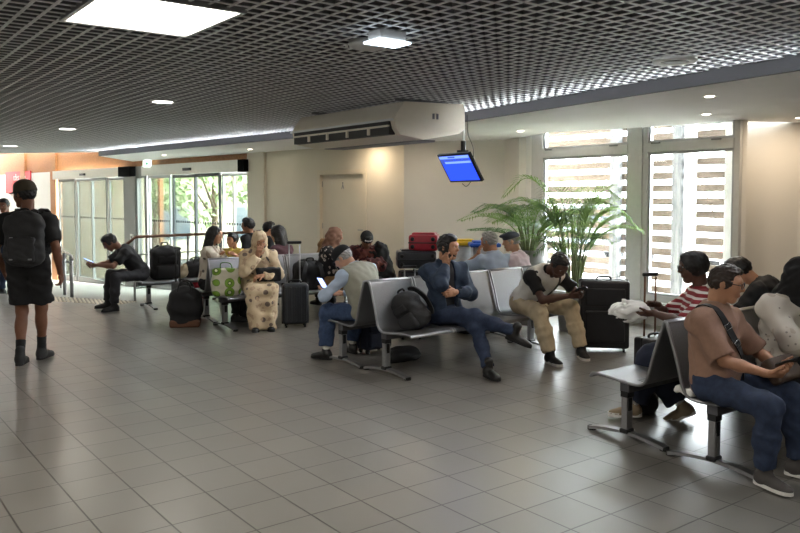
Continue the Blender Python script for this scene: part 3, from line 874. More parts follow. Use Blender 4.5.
mat('brass', (176, 172, 164), 0.35, 0.7); mat('tactile', (190, 180, 160), 0.7, var=0.05)

def wood_mat(name, c1, c2, sc=(1.2, 14, 14), rough=0.6):
    if name in MATS: return MATS[name]
    m, nt, out = nt_new(name)
    b = nt.nodes.new('ShaderNodeBsdfPrincipled'); b.inputs['Roughness'].default_value = rough
    tc = nt.nodes.new('ShaderNodeTexCoord'); mp = nt.nodes.new('ShaderNodeMapping'); mp.inputs['Scale'].default_value = sc
    n = nt.nodes.new('ShaderNodeTexNoise'); n.inputs['Scale'].default_value = 3.0; n.inputs['Detail'].default_value = 6; n.inputs['Distortion'].default_value = 0.8
    nt.links.new(tc.outputs['Object'], mp.inputs['Vector']); nt.links.new(mp.outputs['Vector'], n.inputs['Vector'])
    r = nt.nodes.new('ShaderNodeValToRGB')
    r.color_ramp.elements[0].position = 0.32; r.color_ramp.elements[1].position = 0.68
    r.color_ramp.elements[0].color = lin(c1); r.color_ramp.elements[1].color = lin(c2)
    nt.links.new(n.outputs['Fac'], r.inputs['Fac']); nt.links.new(r.outputs['Color'], b.inputs['Base Color'])
    nt.links.new(b.outputs['BSDF'], out.inputs['Surface']); MATS[name] = m
    return m
wood_mat('glulam', (146, 94, 52), (174, 120, 70), (1.0, 10, 10))
wood_mat('slat_wood', (88, 77, 66), (114, 102, 90), (1.0, 9, 9), 0.85)
wood_mat('post_weathered', (92, 95, 98), (132, 133, 132), (9, 9, 1.0), 0.85)

def floor_mat():
    m, nt, out = nt_new('floor_tiles')
    b = nt.nodes.new('ShaderNodeBsdfPrincipled'); b.inputs['Specular IOR Level'].default_value = 0.72
    tc = nt.nodes.new('ShaderNodeTexCoord')
    def dot(v):
        d = nt.nodes.new('ShaderNodeVectorMath'); d.operation = 'DOT_PRODUCT'; d.inputs[1].default_value = v
        nt.links.new(tc.outputs['Object'], d.inputs[0]); return d.outputs['Value']
    def mth(op, a, v=None, v2=None):
        n = nt.nodes.new('ShaderNodeMath'); n.operation = op
        if hasattr(a, 'links'): nt.links.new(a, n.inputs[0])
        else: n.inputs[0].default_value = a
        if v is not None:
            if hasattr(v, 'links'): nt.links.new(v, n.inputs[1])
            else: n.inputs[1].default_value = v
        return n.outputs[0]
    T = 0.3063
    ca = mth('DIVIDE', mth('SUBTRACT', dot((-0.604, 0.797, 0)), 0.0267), T)
    cb = mth('DIVIDE', mth('SUBTRACT', dot((0.797, 0.604, 0)), 0.1667), T)
    ea = mth('ABSOLUTE', mth('SUBTRACT', mth('FRACT', ca), 0.5)); eb = mth('ABSOLUTE', mth('SUBTRACT', mth('FRACT', cb), 0.5))
    mx = mth('MAXIMUM', ea, eb)
    line = nt.nodes.new('ShaderNodeMapRange'); line.inputs['From Min'].default_value = 0.481; line.inputs['From Max'].default_value = 0.490
    nt.links.new(mx, line.inputs['Value'])
    cm = nt.nodes.new('ShaderNodeCombineXYZ'); nt.links.new(mth('FLOOR', ca), cm.inputs[0]); nt.links.new(mth('FLOOR', cb), cm.inputs[1])
    wn = nt.nodes.new('ShaderNodeTexWhiteNoise'); nt.links.new(cm.outputs[0], wn.inputs['Vector'])
    ns = nt.nodes.new('ShaderNodeTexNoise'); ns.inputs['Scale'].default_value = 2.2; ns.inputs['Detail'].default_value = 5
    nt.links.new(tc.outputs['Object'], ns.inputs['Vector'])
    r = nt.nodes.new('ShaderNodeValToRGB'); r.color_ramp.elements[0].color = lin((104, 101, 96)); r.color_ramp.elements[1].color = lin((122, 118, 111))
    ad = mth('ADD', mth('MULTIPLY', wn.outputs['Value'], 0.5), mth('MULTIPLY', ns.outputs['Fac'], 0.5))
    nt.links.new(ad, r.inputs['Fac'])
    mix = nt.nodes.new('ShaderNodeMixRGB'); mix.inputs['Color2'].default_value = lin((52, 48, 44))
    nt.links.new(line.outputs['Result'], mix.inputs['Fac']); nt.links.new(r.outputs['Color'], mix.inputs['Color1'])
    nt.links.new(mix.outputs['Color'], b.inputs['Base Color'])
    rr = nt.nodes.new('ShaderNodeMapRange'); rr.inputs['To Min'].default_value = 0.24; rr.inputs['To Max'].default_value = 0.38
    nt.links.new(ns.outputs['Fac'], rr.inputs['Value']); nt.links.new(rr.outputs['Result'], b.inputs['Roughness'])
    bp = nt.nodes.new('ShaderNodeBump'); bp.inputs['Strength'].default_value = 0.25; bp.inputs['Distance'].default_value = 0.003; bp.invert = True
    nt.links.new(line.outputs['Result'], bp.inputs['Height']); nt.links.new(bp.outputs['Normal'], b.inputs['Normal'])
    nt.links.new(b.outputs['BSDF'], out.inputs['Surface']); MATS['floor'] = m
    return m
floor_mat()
def kiwi_mat():
    m, nt, out = nt_new('kiwi_print')
    b = nt.nodes.new('ShaderNodeBsdfPrincipled'); b.inputs['Roughness'].default_value = 0.6
    tc = nt.nodes.new('ShaderNodeTexCoord'); mp = nt.nodes.new('ShaderNodeMapping'); mp.inputs['Scale'].default_value = (1, 0.001, 1)
    v = nt.nodes.new('ShaderNodeTexVoronoi'); v.inputs['Scale'].default_value = 6.6; v.inputs['Randomness'].default_value = 0.3
    nt.links.new(tc.outputs['Object'], mp.inputs['Vector']); nt.links.new(mp.outputs['Vector'], v.inputs['Vector'])
    r = nt.nodes.new('ShaderNodeValToRGB'); r.color_ramp.interpolation = 'CONSTANT'
    e = r.color_ramp.elements
    e[0].position = 0; e[0].color = lin((226, 232, 190)); e[1].position = 0.13; e[1].color = lin((70, 96, 30))
    for p, c in ((0.19, (120, 160, 48)), (0.38, (92, 120, 40)), (0.41, (206, 202, 180))):
        x = e.new(p); x.color = lin(c)
    nt.links.new(v.outputs['Distance'], r.inputs['Fac']); nt.links.new(r.outputs['Color'], b.inputs['Base Color'])
    nt.links.new(b.outputs['BSDF'], out.inputs['Surface']); MATS['kiwi'] = m
kiwi_mat()
emit('led_panel', (255, 250, 238), 4.0); emit('led_round', (255, 250, 240), 4.0); emit('led_spot', (255, 240, 215), 6.0); emit('led_cool', (225, 240, 255), 3.0)
emit('tv_blue', (40, 70, 230), 1.0); emit('tv_light', (110, 140, 245), 1.0); emit('tv_band', (60, 80, 170), 0.8); emit('exit_white', (235, 255, 245), 2.0); emit('exit_green', (60, 140, 100), 1.0)
glass('glass_clear', (240, 243, 243), 0.06); glass('glass_door', (190, 197, 193), 0.08)
mat('cap_khaki', (66, 58, 44), 0.85, var=0.12); mat('cap_slate', (64, 70, 80), 0.85, var=0.12)
# ------------------------------------------------------------------ camera
CAM_H = 1.62
cd = bpy.data.cameras.new('Camera'); cam = bpy.data.objects.new('Camera', cd); COL.objects.link(cam)
cam.location = (0, 0, CAM_H); cam.rotation_euler = (rad(90)-math.atan2(38.0, 782.0), 0, 0)
cd.sensor_width = 36.0; cd.lens = 782.0/800.0*36.0; cd.shift_y = (235-266.5)/800.0
cd.clip_start = 0.05; cd.clip_end = 300
SC.camera = cam
SC.view_settings.view_transform = 'Standard'; SC.view_settings.look = 'None'; SC.view_settings.gamma = 1.0
SC.view_settings.use_curve_mapping = False

# ------------------------------------------------------------------ shell
AV = Vector((-0.604, 0.797, 0)); BV = Vector((0.797, 0.604, 0))       # tile / grid directions
C0 = Vector((0.064, 12.58, 0)); WD = Vector((-0.696, 0.718, 0)).normalized()   # corner and direction of the back wall
def wl(s, off=0.0, z=0.0):     # point on the back wall line; off > 0 into the room
    n = Vector((-WD.y, WD.x, 0))
    if n.y > 0: n = -n
    return C0+WD*s+n*off+Vector((0, 0, z))
wm = lambda s, z=0.0, off=0.0: frame_mat(tuple(wl(s, off, z)), WD)      # local x runs along the wall to the left, local y points outside?
# main floor: tiled, ends where the ramp to the doors starts
E1 = (-13.0, 15.3); E2 = (-5.71, 12.62); E3 = (-4.15, 12.06); E4 = (-2.15, 14.25); 
poly = [(9, -5), (9, 14), (0.2, 14), (-1.6, 14.6), E4, E3, E2, E1, (-13, -5)]
m = MB(); m.prism([(p[0], p[1]) for p in poly][::-1][::-1], -0.10, 0.0)
structure(m.build('floor', MATS['floor']))
# ramp: falls away from the main floor towards the doors
def ramp_z(x, y): return -0.012-0.100*max(0.0, (x+5.71)*0.34+(y-12.62)*0.94)
rp = [E1, E2, E3, E4, (-2.4, 15.2), (-14.2, 27.3), (-20, 25)]
vs = [(x, y, ramp_z(x, y) if i > 3 else -0.012-0.1*max(0, (x+5.71)*0.34+(y-12.62)*0.94)) for i, (x, y) in enumerate(rp)]
structure(link_mesh('trim_ramp', vs+[(x, y, z-0.1) for x, y, z in vs], [tuple(range(7))[::-1], tuple(range(7, 14))]+[(i, (i+1) % 7, 7+(i+1) % 7, 7+i) for i in range(7)], MATS['ramp_floor']))
# ---- back wall with the restroom door (thickness 0.15, behind the wall line)
def wall_seg(name, s0, s1, z0, z1, m_, off0=-0.15, off1=0.0, holes=()):
    """wall piece along the back line between s0 and s1 with rectangular holes (s0,s1,z0,z1)"""
    mb = MB(); M = wm(0)
    cuts = sorted(set([s0, s1]+[h[0] for h in holes]+[h[1] for h in holes]))
    sg = 1 if (M @ Vector((0, 1, 0))-M @ Vector((0, 0, 0))).y < 0 else -1   # local +y towards the room?
    ya, yb = sorted((off0*sg, off1*sg))
    for a, b in zip(cuts[:-1], cuts[1:]):
        hs_ = [h for h in holes if h[0] <= a+1e-6 and h[1] >= b-1e-6]
        if not hs_: mb.box(a, b, ya, yb, z0, z1, 0, M)
        else:
            h = hs_[0]
            if h[2] > z0+1e-4: mb.box(a, b, ya, yb, z0, h[2], 0, M)
            if h[3] < z1-1e-4: mb.box(a, b, ya, yb, h[3], z1, 0, M)
    return structure(mb.build(name, m_))
WSG = 1 if (wm(0) @ Vector((0, 1, 0))-wm(0) @ Vector((0, 0, 0))).y < 0 else -1
def wbox(mb, s0, s1, o0, o1, z0, z1, mi=0):
    ya, yb = sorted((o0*WSG, o1*WSG)); mb.box(s0, s1, ya, yb, z0, z1, mi, wm(0)); return mb
DS0, DS1 = 0.94, 2.20    # restroom door along the wall
wall_seg('wall_back', 0.0, 4.42, -0.9, 3.1, MATS['wall_cream'], holes=[(DS0, DS1, 0.0, 2.06)])
d = structure(wbox(MB(), DS0+0.045, DS1-0.045, -0.10, -0.055, 0.008, 2.015).build('door_1', MATS['door_paint']))
fr = MB()
wbox(fr, DS0-0.035, DS0+0.045, -0.14, 0.012, 0, 2.095); wbox(fr, DS1-0.045, DS1+0.035, -0.14, 0.012, 0, 2.095); wbox(fr, DS0+0.045, DS1-0.045, -0.14, 0.012, 2.015, 2.095)
fr.build('door_frame', MATS['door_paint'], d)
hd = MB()
wbox(hd, DS0+0.06, DS0+0.10, -0.055, -0.047, 0.96, 1.20)
wbox(hd, DS0+0.06, DS0+0.20, -0.025, -0.005, 1.045, 1.065); wbox(hd, DS0+0.065, DS0+0.085, -0.05, -0.005, 1.045, 1.065)
hd.build('door_handle', MATS['brass'], d)
hg = MB()
for z in (0.25, 1.05, 1.80): wbox(hg, DS1-0.05, DS1-0.035, -0.06, -0.035, z, z+0.10)
hg.build('hinge', MATS['brass'], d)
pg = MB(); M = wm(0)
sgm = (DS0+DS1)/2+0.02
yy = -0.053*WSG
pg.tube([M @ Vector((sgm, -0.054*WSG, 1.865)), M @ Vector((sgm, -0.052*WSG, 1.865))], 0.016, 12)
for a, b in (((-0.030, 1.76), (0, 1.845)), ((0.030, 1.76), (0, 1.845)), ((-0.018, 1.795), (0.018, 1.795))):
    pg.tube([M @ Vector((sgm+a[0], yy, a[1])), M @ Vector((sgm+b[0], yy, b[1]))], 0.006, 6)
pg.build('pictogram', MATS['plastic_grey'], d)
# pilaster step in the back wall near the doors
structure(wbox(MB(), 3.86, 4.45, 0.0, 0.05, -0.9, 2.5).build('trim_1', MATS['wall_cream']))
# short wall from the corner to the window bay
def wall_line(name, a, b, z0, z1, m_, th=0.14, side=1):
    a = Vector(a); b = Vector(b); M = frame_mat((a.x, a.y, 0), (b-a)); L = (b-a).length
    y = (0, th) if side > 0 else (-th, 0)
    return structure(MB().box(0, L, y[0], y[1], z0, z1, 0, M).build(name, m_))
wall_line('wall_right', (0.064, 12.58, 0), (1.72, 12.05, 0), 0, 2.95, MATS['wall_white'])
# ---- window wall (plane along AV through WP)
WP = Vector((3.89, 9.0, 0))
WM = frame_mat((WP.x, WP.y, 0), AV)      # local x runs from the right end to the left
wy = 1 if (WM @ Vector((0, 1, 0))-WM @ Vector((0, 0, 0))).y > 0 else -1   # outward sign of local y
def wbx(mb, x0, x1, o0, o1, z0, z1, mi=0):
    ya, yb = sorted((o0*wy, o1*wy)); return mb.box(x0, x1, ya, yb, z0, z1, mi, WM)
def window(name, x0, x1):
    mb = MB(); f = 0.07; zt = 2.80; zb = 0.30
    wbx(mb, x0, x0+f, -0.04, 0.06, zb, zt); wbx(mb, x1-f, x1, -0.04, 0.06, zb, zt)
    wbx(mb, x0+f, x1-f, -0.04, 0.06, zb, zb+0.08); wbx(mb, x0+f, x1-f, -0.04, 0.06, zt-0.06, zt)
    wbx(mb, x0+f, x1-f, -0.055, 0.06, 2.185, 2.30)
    w = structure(mb.build(name, MATS['frame_grey']))
    sa = MB()
    for (za, zc) in ((zb+0.08, 2.185), (2.30, zt-0.06)):
        a, b = x0+f, x1-f; t = 0.032
        wbx(sa, a, a+t, -0.02, 0.03, za, zc); wbx(sa, b-t, b, -0.02, 0.03, za, zc); wbx(sa, a+t, b-t, -0.02, 0.03, za, za+t); wbx(sa, a+t, b-t, -0.02, 0.03, zc-t, zc)
    sa.build('sash', MATS['frame_alu'], w)
    g = MB(); wbx(g, x0+f+0.03, x1-f-0.03, 0.0, 0.006, zb+0.10, 2.165); wbx(g, x0+f+0.03, x1-f-0.03, 0.0, 0.006, 2.325, zt-0.085)
    g.build('window_pane', MATS['glass_clear'], w)
    h = MB()
    for xx in (x0+0.22, x1-0.26): wbx(h, xx, xx+0.12, -0.075, -0.04, 2.285, 2.305)
    h.build('window_hinge', MATS['plastic_grey'], w)
    s = MB(); wbx(s, x0-0.02, x1+0.02, -0.16, 0.0, 0.27, 0.30); s.build('window_sill', MATS['frame_alu'], w)
    return w
window('window_1', -0.03, 1.27); window('window_2', 1.43, 3.04)
mb = MB(); wbx(mb, 1.27, 1.43, -0.06, 0.10, 0.0, 2.95)
structure(mb.build('trim_2', MATS['frame_grey']))
mb = MB(); wbx(mb, -0.2, 3.36, -0.02, 0.12, 0.0, 0.27); structure(mb.build('wall_window', MATS['wall_grey']))
mb = MB(); wbx(mb, -0.2, 3.36, -0.02, 0.12, 2.80, 3.0); structure(mb.build('trim_3', MATS['frame_grey']))
mb = MB(); wbx(mb, 3.04, 3.20, -0.03, 0.12, 0.27, 2.80); structure(mb.build('trim_4', MATS['frame_grey']))
mb = MB(); wbx(mb, 3.20, 3.34, 0.0, 0.05, 0.27, 2.80); structure(mb.build('trim_5', MATS['render_white']))
wall_line('wall_reveal', tuple(WM @ Vector((3.34, 0.0, 0))), (1.72, 12.1, 0), 0, 2.95, MATS['wall_white'], 0.12, 1)
# right of the window
wall_line('wall_bay', (3.92, 9.36, 0), (4.72, 9.28, 0), 0, 2.6, MATS['wall_white'])
wall_line('wall_bay_side', (3.92, 8.98, 0), (3.92, 9.42, 0), 0, 2.6, MATS['wall_white'], 0.05, -1)
wall_line('wall_east', (4.72, 9.28, 0), (9.0, 7.0, 0), 0, 3.1, MATS['wall_white'])
# far sides, outside the frame
wall_line('wall_side', (9.0, -5, 0), (9.0, 7.0, 0), 0, 3.1, MATS['wall_white'], 0.14, -1)
wall_line('wall_front', (-13, -5, 0), (9.0, -5, 0), 0, 3.1, MATS['wall_white'], 0.14, -1)
wall_line('wall_west', (-13, -5, 0), (-13, 15.2, 0), 0, 3.1, MATS['wall_white'], 0.14, 1)
wall_line('wall_west_entry', (-13, 15.2, 0), (-15.2, 28.6, 0), -1.8, 3.1, MATS['wall_white'], 0.14, 1)

# ---- soffit (white lower ceiling along the walls) and its grey fascia
F1 = Vector((6.9, -2.1, 0)); F2 = Vector((0.207, 10.19, 0)); F3 = Vector((-1.57, 11.73, 0)); F4 = Vector((-6.45, 16.87, 0))
F0 = Vector((8.49, -5.0, 0))
recess = [(1.66, 12.05), (2.02, 10.75), (3.93, 9.22)]
sp_ = [F0[:2], F1[:2], F2[:2], F3[:2], F4[:2], tuple(wl(9.6))[:2], tuple(wl(0))[:2]]+recess+[(4.72, 9.28), (9.0, 7.0), (9.0, -5.0)]
def tri_poly(poly, z0, z1, name, m_):
    bm = bmesh.new(); vs = [bm.verts.new((p[0], p[1], z0)) for p in poly]
    f = bm.faces.new(vs); r = bmesh.ops.extrude_face_region(bm, geom=[f])
    for g in r['geom']:
        if isinstance(g, bmesh.types.BMVert): g.co.z = z1
    bmesh.ops.triangulate(bm, faces=[f for f in bm.faces if len(f.verts) > 4]); bmesh.ops.recalc_face_normals(bm, faces=bm.faces)
    me = bpy.data.meshes.new(name); bm.to_mesh(me); bm.free(); me.materials.append(m_)
    o = bpy.data.objects.new(name, me); COL.objects.link(o); return structure(o)
tri_poly(sp_, 2.50, 2.56, 'ceiling_soffit', MATS['soffit_white'])
tri_poly([(1.3, 12.2), (1.9, 10.5), (3.8, 8.9), (4.6, 9.0), (4.3, 10.4), (2.2, 12.6)], 2.95, 3.02, 'ceiling_bay', MATS['soffit_white'])
mb = MB()
fl = [F0, F1, F2, F3, F4]
for a, b in zip(fl[:-1], fl[1:]):
    M = frame_mat((a.x, a.y, 0), b-a); mb.box(-0.0, (b-a).length, -0.004, 0.03, 2.495, 2.66, 0, M)
e = Vector((-13.0, 18.2, 0)); k = Vector((-8.9, 17.45, 0))
structure(mb.build('trim_fascia', MATS['fascia_grey']))
mb = MB()
for a, b in ((F4, k), (k, e)):
    M = frame_mat((a.x, a.y, 0), b-a); mb.box(0, (b-a).length, -0.03, 0.03, 2.585, 3.08, 0, M)
structure(mb.build('trim_edge', MATS['soffit_white']))
tri_poly([F4[:2], k[:2], e[:2], (-20, 22), (-18, 30), tuple(wl(9.6))[:2]], 3.05, 3.10, 'ceiling_entry', MATS['soffit_white'])

mb = MB()
pts_ = [Vector((p[0], p[1], 0)) for p in recess]
for a, b in zip(pts_[:-1], pts_[1:]):
    M = frame_mat((a.x, a.y, 0), b-a); mb.box(0, (b-a).length, -0.02, 0.02, 2.50, 2.98, 0, M)
structure(mb.build('trim_recess', MATS['soffit_white']))
mb = MB(); a, b = F4, wl(9.6); M = frame_mat((a.x, a.y, 0), b-a); mb.box(0, (b-a).length, -0.02, 0.02, 2.50, 3.08, 0, M)
structure(mb.build('trim_entry', MATS['soffit_white']))
# ---- open cell ceiling: crossing blades with a dark void above
CP = [(8.49, -5), (6.9, -2.1), (0.207, 10.19), (-1.57, 11.73), (-6.45, 16.87), (-8.9, 17.45), (-13, 18.2), (-13, -5)]
def chords(nv, dv, c):
    """intervals of the line {p: p.nv = c} (direction dv) inside the ceiling polygon"""
    ts = []
    for i in range(len(CP)):
        p = Vector((*CP[i], 0)); q_ = Vector((*CP[(i+1) % len(CP)], 0))
        a, b = p.dot(nv)-c, q_.dot(nv)-c
        if (a < 0) != (b < 0):
            x = p+(q_-p)*(a/(a-b)); ts.append(x.dot(dv))
    ts.sort()
    return list(zip(ts[0::2], ts[1::2]))
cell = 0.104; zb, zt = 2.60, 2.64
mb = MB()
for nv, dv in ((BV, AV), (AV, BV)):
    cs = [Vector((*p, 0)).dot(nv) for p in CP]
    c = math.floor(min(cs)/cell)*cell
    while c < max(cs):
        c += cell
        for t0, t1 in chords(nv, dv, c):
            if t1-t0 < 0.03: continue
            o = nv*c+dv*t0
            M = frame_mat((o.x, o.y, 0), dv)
            mb.box(0, t1-t0, -0.0085, 0.0085, zb, zb+0.005, 0, M); mb.box(0, t1-t0, -0.0025, 0.0025, zb+0.005, zt, 1, M)  # light flange, darker web: shade inside the cells is put into the colours
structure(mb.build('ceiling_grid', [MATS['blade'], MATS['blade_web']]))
tri_poly(CP, 3.00, 3.05, 'ceiling', MATS['plenum'])

# ---- entrance wall: glulam band, posts, sliding doors, panels
wall_seg('wall_entry', 4.42, 21.6, 2.37, 3.1, MATS['glulam'])
mb = MB()
for s in (14.55, 17.1): wbox(mb, s, s+0.42, -0.12, 0.06, -1.2, 3.05)
structure(mb.build('trim_posts', MATS['glulam']))
mb = MB(); wbox(mb, 14.97, 17.1, -0.10, 0.0, -1.4, 2.37); wbox(mb, 17.52, 20.5, -0.10, 0.0, -1.6, 2.37)
wbox(mb, 20.5, 21.6, -0.10, 0.0, -1.6, 2.37)
structure(mb.build('wall_panel', MATS['render_white']))
structure(wbox(MB(), 17.52, 20.5, -0.08, 0.04, 0.85, 1.02).build('trim_rail', MATS['glulam']))
# pillar between the two doors
mb = MB(); wbox(mb, 9.42, 10.05, -0.10, 0.05, -1.2, 2.13)
structure(mb.build('trim_pillar', MATS['pillar_grey']))
mb = MB(); wbox(mb, 8.85, 8.97, -0.08, 0.03, -1.2, 2.37); wbox(mb, 9.36, 9.42, -0.08, 0.03, -1.2, 2.37); wbox(mb, 8.97, 9.36, -0.08, 0.03, 2.08, 2.37)
sp1 = structure(mb.build('trim_side_light', MATS['pillar_grey']))
mb = MB(); wbox(mb, 8.97, 9.36, -0.04, -0.03, -1.2, 2.08); mb.build('glass', MATS['glass_door'], sp1)
mb = MB(); wbox(mb, 10.6, 10.72, -1.3, -1.2, -1.6, 3.0); structure(mb.build('trim_column', MATS['glulam']))
def sliding(name, s0, s1, edges, dark, blk=None):
    """header box and glass leaves between s0 and s1; edges = leaf boundaries"""
    mb = MB(); wbox(mb, s0, s1, -0.02, 0.16, 2.13, 2.37)
    o = structure(mb.build(name, MATS['header_alu']))
    if blk:
        b = MB(); wbox(b, blk[0], blk[1], -0.02, 0.165, 2.125, 2.375); b.build('header_end', MATS['matt_black'], o)
    se = MB(); c = (s0+s1)/2
    wbox(se, c-0.16, c+0.16, 0.16, 0.20, 2.20, 2.26); wbox(se, c-0.14, c-0.04, 0.20, 0.215, 2.205, 2.255)
    se.build('motion_sensor', MATS['plastic_black'], o)
    for i, (a, b) in enumerate(zip(edges[:-1], edges[1:])):
        y0 = -0.03 if i % 2 else -0.08
        f = MB(); w = 0.055
        wbox(f, a, a+w, y0, y0+0.045, -1.3, 2.13); wbox(f, b-w, b, y0, y0+0.045, -1.3, 2.13)
        wbox(f, a+w, b-w, y0, y0+0.045, 2.06, 2.13); wbox(f, a+w, b-w, y0, y0+0.045, -1.3, -0.62 if s0 > 9 else -0.42)
        l = f.build('door_leaf', MATS[dark[i]], o)
        g = MB(); wbox(g, a+w, b-w, y0+0.018, y0+0.026, -0.62 if s0 > 9 else -0.42, 2.06); g.build('door_glass', MATS['glass_door'], l)
        dd = MB(); n = int((b-a-2*w)/0.10)
        for k_ in range(n): wbox(dd, a+w+0.04+k_*0.10, a+w+0.09+k_*0.10, y0+0.027, y0+0.029, 1.03, 1.08)
        dd.build('dot_band', MATS['frame_dark'], l)
    return o
sliding('door_2', 4.42, 8.85, [4.46, 5.55, 6.62, 7.70, 8.80], ['frame_alu', 'frame_dark', 'frame_dark', 'frame_alu'], (4.40, 4.62))
sliding('door_3', 10.1, 14.5, [10.2, 11.15, 12.15, 13.25, 14.45], ['pillar_grey', 'pillar_grey', 'pillar_grey', 'pillar_grey'], (9.46, 10.12))
# inner lobby screen behind the right door
mb = MB()
for s in (5.0, 6.3, 7.4, 8.9): wbox(mb, s, s+0.07, -2.5, -2.43, -1.5, 2.3)
wbox(mb, 4.4, 9.0, -2.5, -2.43, 2.2, 2.3)
structure(mb.build('trim_lobby', MATS['frame_alu']))
mb = MB()
for s in (4.75, 8.0): wbox(mb, s, s+0.35, -3.0, -2.65, -1.5, 2.6)
structure(mb.build('trim_columns', MATS['cloth_cream']))
# ------------------------------------------------------------------ ceiling fixtures
def lamp_area(name, loc, size, power, color=(1, 0.95, 0.86), rot=(0, 0, 0), sy=None, spread=None):
    l = bpy.data.lights.new(name, 'AREA'); l.energy = power; l.color = color; l.size = size
    if sy: l.shape = 'RECTANGLE'; l.size_y = sy
    if spread: l.spread = rad(spread)
    o = bpy.data.objects.new(name, l); COL.objects.link(o); o.location = loc; o.rotation_euler = rot
    return o
def panel_light(label, c, w, d):
    t = thing('ceiling_light', label, 'ceiling light', (c[0], c[1], 2.585), math.atan2(BV.y, BV.x))
    m = MB(); e = 0.025
    m.box(-w/2, w/2, -d/2, -d/2+e, 0, 0.05).box(-w/2, w/2, d/2-e, d/2, 0, 0.05).box(-w/2, -w/2+e, -d/2+e, d/2-e, 0, 0.05).box(w/2-e, w/2, -d/2+e, d/2-e, 0, 0.05)
    m.box(-w/2, w/2, -d/2, d/2, 0.05, 0.06); m.build('frame', MATS['steel_brushed'], t)
    MB().box(-w/2+e, w/2-e, -d/2+e, d/2-e, 0.008, 0.012).build('diffuser', MATS['led_panel'], t)
    return t
panel_light('large square lit LED panel in the grid ceiling', (-1.34, 4.26), 0.74, 0.80)
def round_light(label, c, r, mt, cat='ceiling light', group='round lights in the ceiling', z=2.60, name='downlight'):
    t = thing(name, label, cat, (c[0], c[1], z), 0, group)
    MB().lathe([(r*0.86, -0.001), (r, -0.002), (r+0.012, 0.0), (r+0.012, 0.012), (r*0.86, 0.012)], 24, ring=True).build('trim_ring', MATS['plastic_white'], t, True)
    MB().lathe([(0.001, -0.006), (r*0.70, -0.006), (r*0.86, -0.002), (r*0.86, 0.01), (0.001, 0.01)], 24).build('diffuser', MATS[mt], t)
    return t
round_light('round lit ceiling light nearest the big LED panel', (-2.45, 8.13), 0.12, 'led_round')
round_light('round lit ceiling light above the seated man in the black T-shirt', (-4.80, 11.34), 0.13, 'led_round')
round_light('round lit ceiling light far left above the red sign', (-7.50, 15.11), 0.14, 'led_round')
round_light('small white emergency ceiling spot beside the far left round light', (-5.2, 15.3), 0.12, 'led_cool', name='ceiling_spot')
for lb, p in (('small lit soffit spot above the exit sign', (-4.93, 16.4)), ('small lit soffit spot left of the restroom door', (-2.75, 14.4)),
              ('small lit soffit spot beside the left window', (1.60, 10.45)), ('small lit soffit spot in front of the right window', (3.25, 8.35)),
              ('small lit soffit spot nearest the camera, on the right', (2.70, 6.87)), ('small lit soffit spot at the right picture edge', (4.43, 8.72))):
    round_light(lb, p, 0.05, 'led_spot', 'spotlight', z=2.497, name='recessed_spotlight')
# round speaker with white ring
t = thing('ceiling_speaker', 'round grey ceiling speaker with white ring at upper right', 'speaker', (1.97, 5.66, 2.59))
MB().lathe([(0.10, -0.006), (0.145, -0.008), (0.155, 0.0), (0.155, 0.02), (0.10, 0.02)], 28, ring=True).build('trim_ring', MATS['plastic_white'], t, True)
MB().lathe([(0.001, -0.012), (0.07, -0.010), (0.10, -0.002), (0.10, 0.015), (0.001, 0.015)], 28).build('grille', MATS['plastic_grey'], t, True)
# smoke detector and emergency light box
t = thing('smoke_detector', 'flat round grey smoke detector beside the emergency light', 'detector', (-0.20, 4.98, 2.55))
MB().lathe([(0.001, 0.0), (0.085, 0.002), (0.12, 0.012), (0.125, 0.05), (0.001, 0.05)], 28).build('cover', MATS['frame_grey'], t, True)
m = MB(); m.cyl((-0.10, 0, 0.002), 0.014, 0.02, 10); m.cyl((-0.135, 0, 0.012), 0.010, 0.02, 10); m.build('indicator', MATS['plastic_white'], t, True)
t = thing('emergency_light', 'lit white rectangular emergency light box hanging below the grid ceiling', 'emergency light', (-0.075, 4.66, 2.52), math.atan2(BV.y, BV.x))
m = MB(); m.rbox((0, 0, 0.045), (0.19, 0.13, 0.06), 0.008); m.build('housing', MATS['frame_grey'], t)
MB().box(-0.115, 0.115, -0.08, 0.08, 0.0, 0.012).build('diffuser', MATS['led_cool'], t)
MB().box(-0.02, 0.02, -0.02, 0.02, 0.075, 0.10).build('bracket', MATS['plastic_grey'], t)

# ------------------------------------------------------------------ ceiling air conditioner
t = thing('air_conditioner', 'long beige ceiling hung air conditioner with dark outlet slots', 'air conditioner', (-0.073, 7.6, 2.163), math.atan2(AV.y, AV.x))
# local x runs along the unit away from the camera, local -y is towards the window side
L, W = 1.93, 0.88; AK = 1.226
prof = [(0.0, 0.17), (0.015, 0.205), (0.10, 0.315), (0.72, 0.335), (0.74, 0.30), (0.74, 0.13), (0.68, 0.085), (0.30, 0.02), (0.06, 0.05), (0.02, 0.10)]
prof = [(a*AK, b*AK) for a, b in prof]
def hull(m, x0, x1, pr, mi=0):
    n = len(pr); vs = [(x0, -p[0], p[1]) for p in pr]+[(x1, -p[0], p[1]) for p in pr]
    m.add(vs, [tuple(range(n)), tuple(range(2*n-1, n-1, -1))]+[(i, n+i, n+(i+1) % n, (i+1) % n) for i in range(n)], mi)
m = MB(); hull(m, 0, L, prof); o = m.build('casing', MATS['ac_beige'], t)
m = MB(); hull(m, -0.03, 0.0, prof); m.build('end_cover', MATS['ac_beige'], t); m = MB(); hull(m, L, L+0.03, prof); m.build('end_cover', MATS['ac_beige'], t)
m = MB()
for x in (0.37, 0.76, 1.15, 1.54): m = MB(); m.box(x-0.014, x+0.014, -0.02, 0.034, 0.074, 0.147); m.build('louver', MATS['ac_beige'], t)
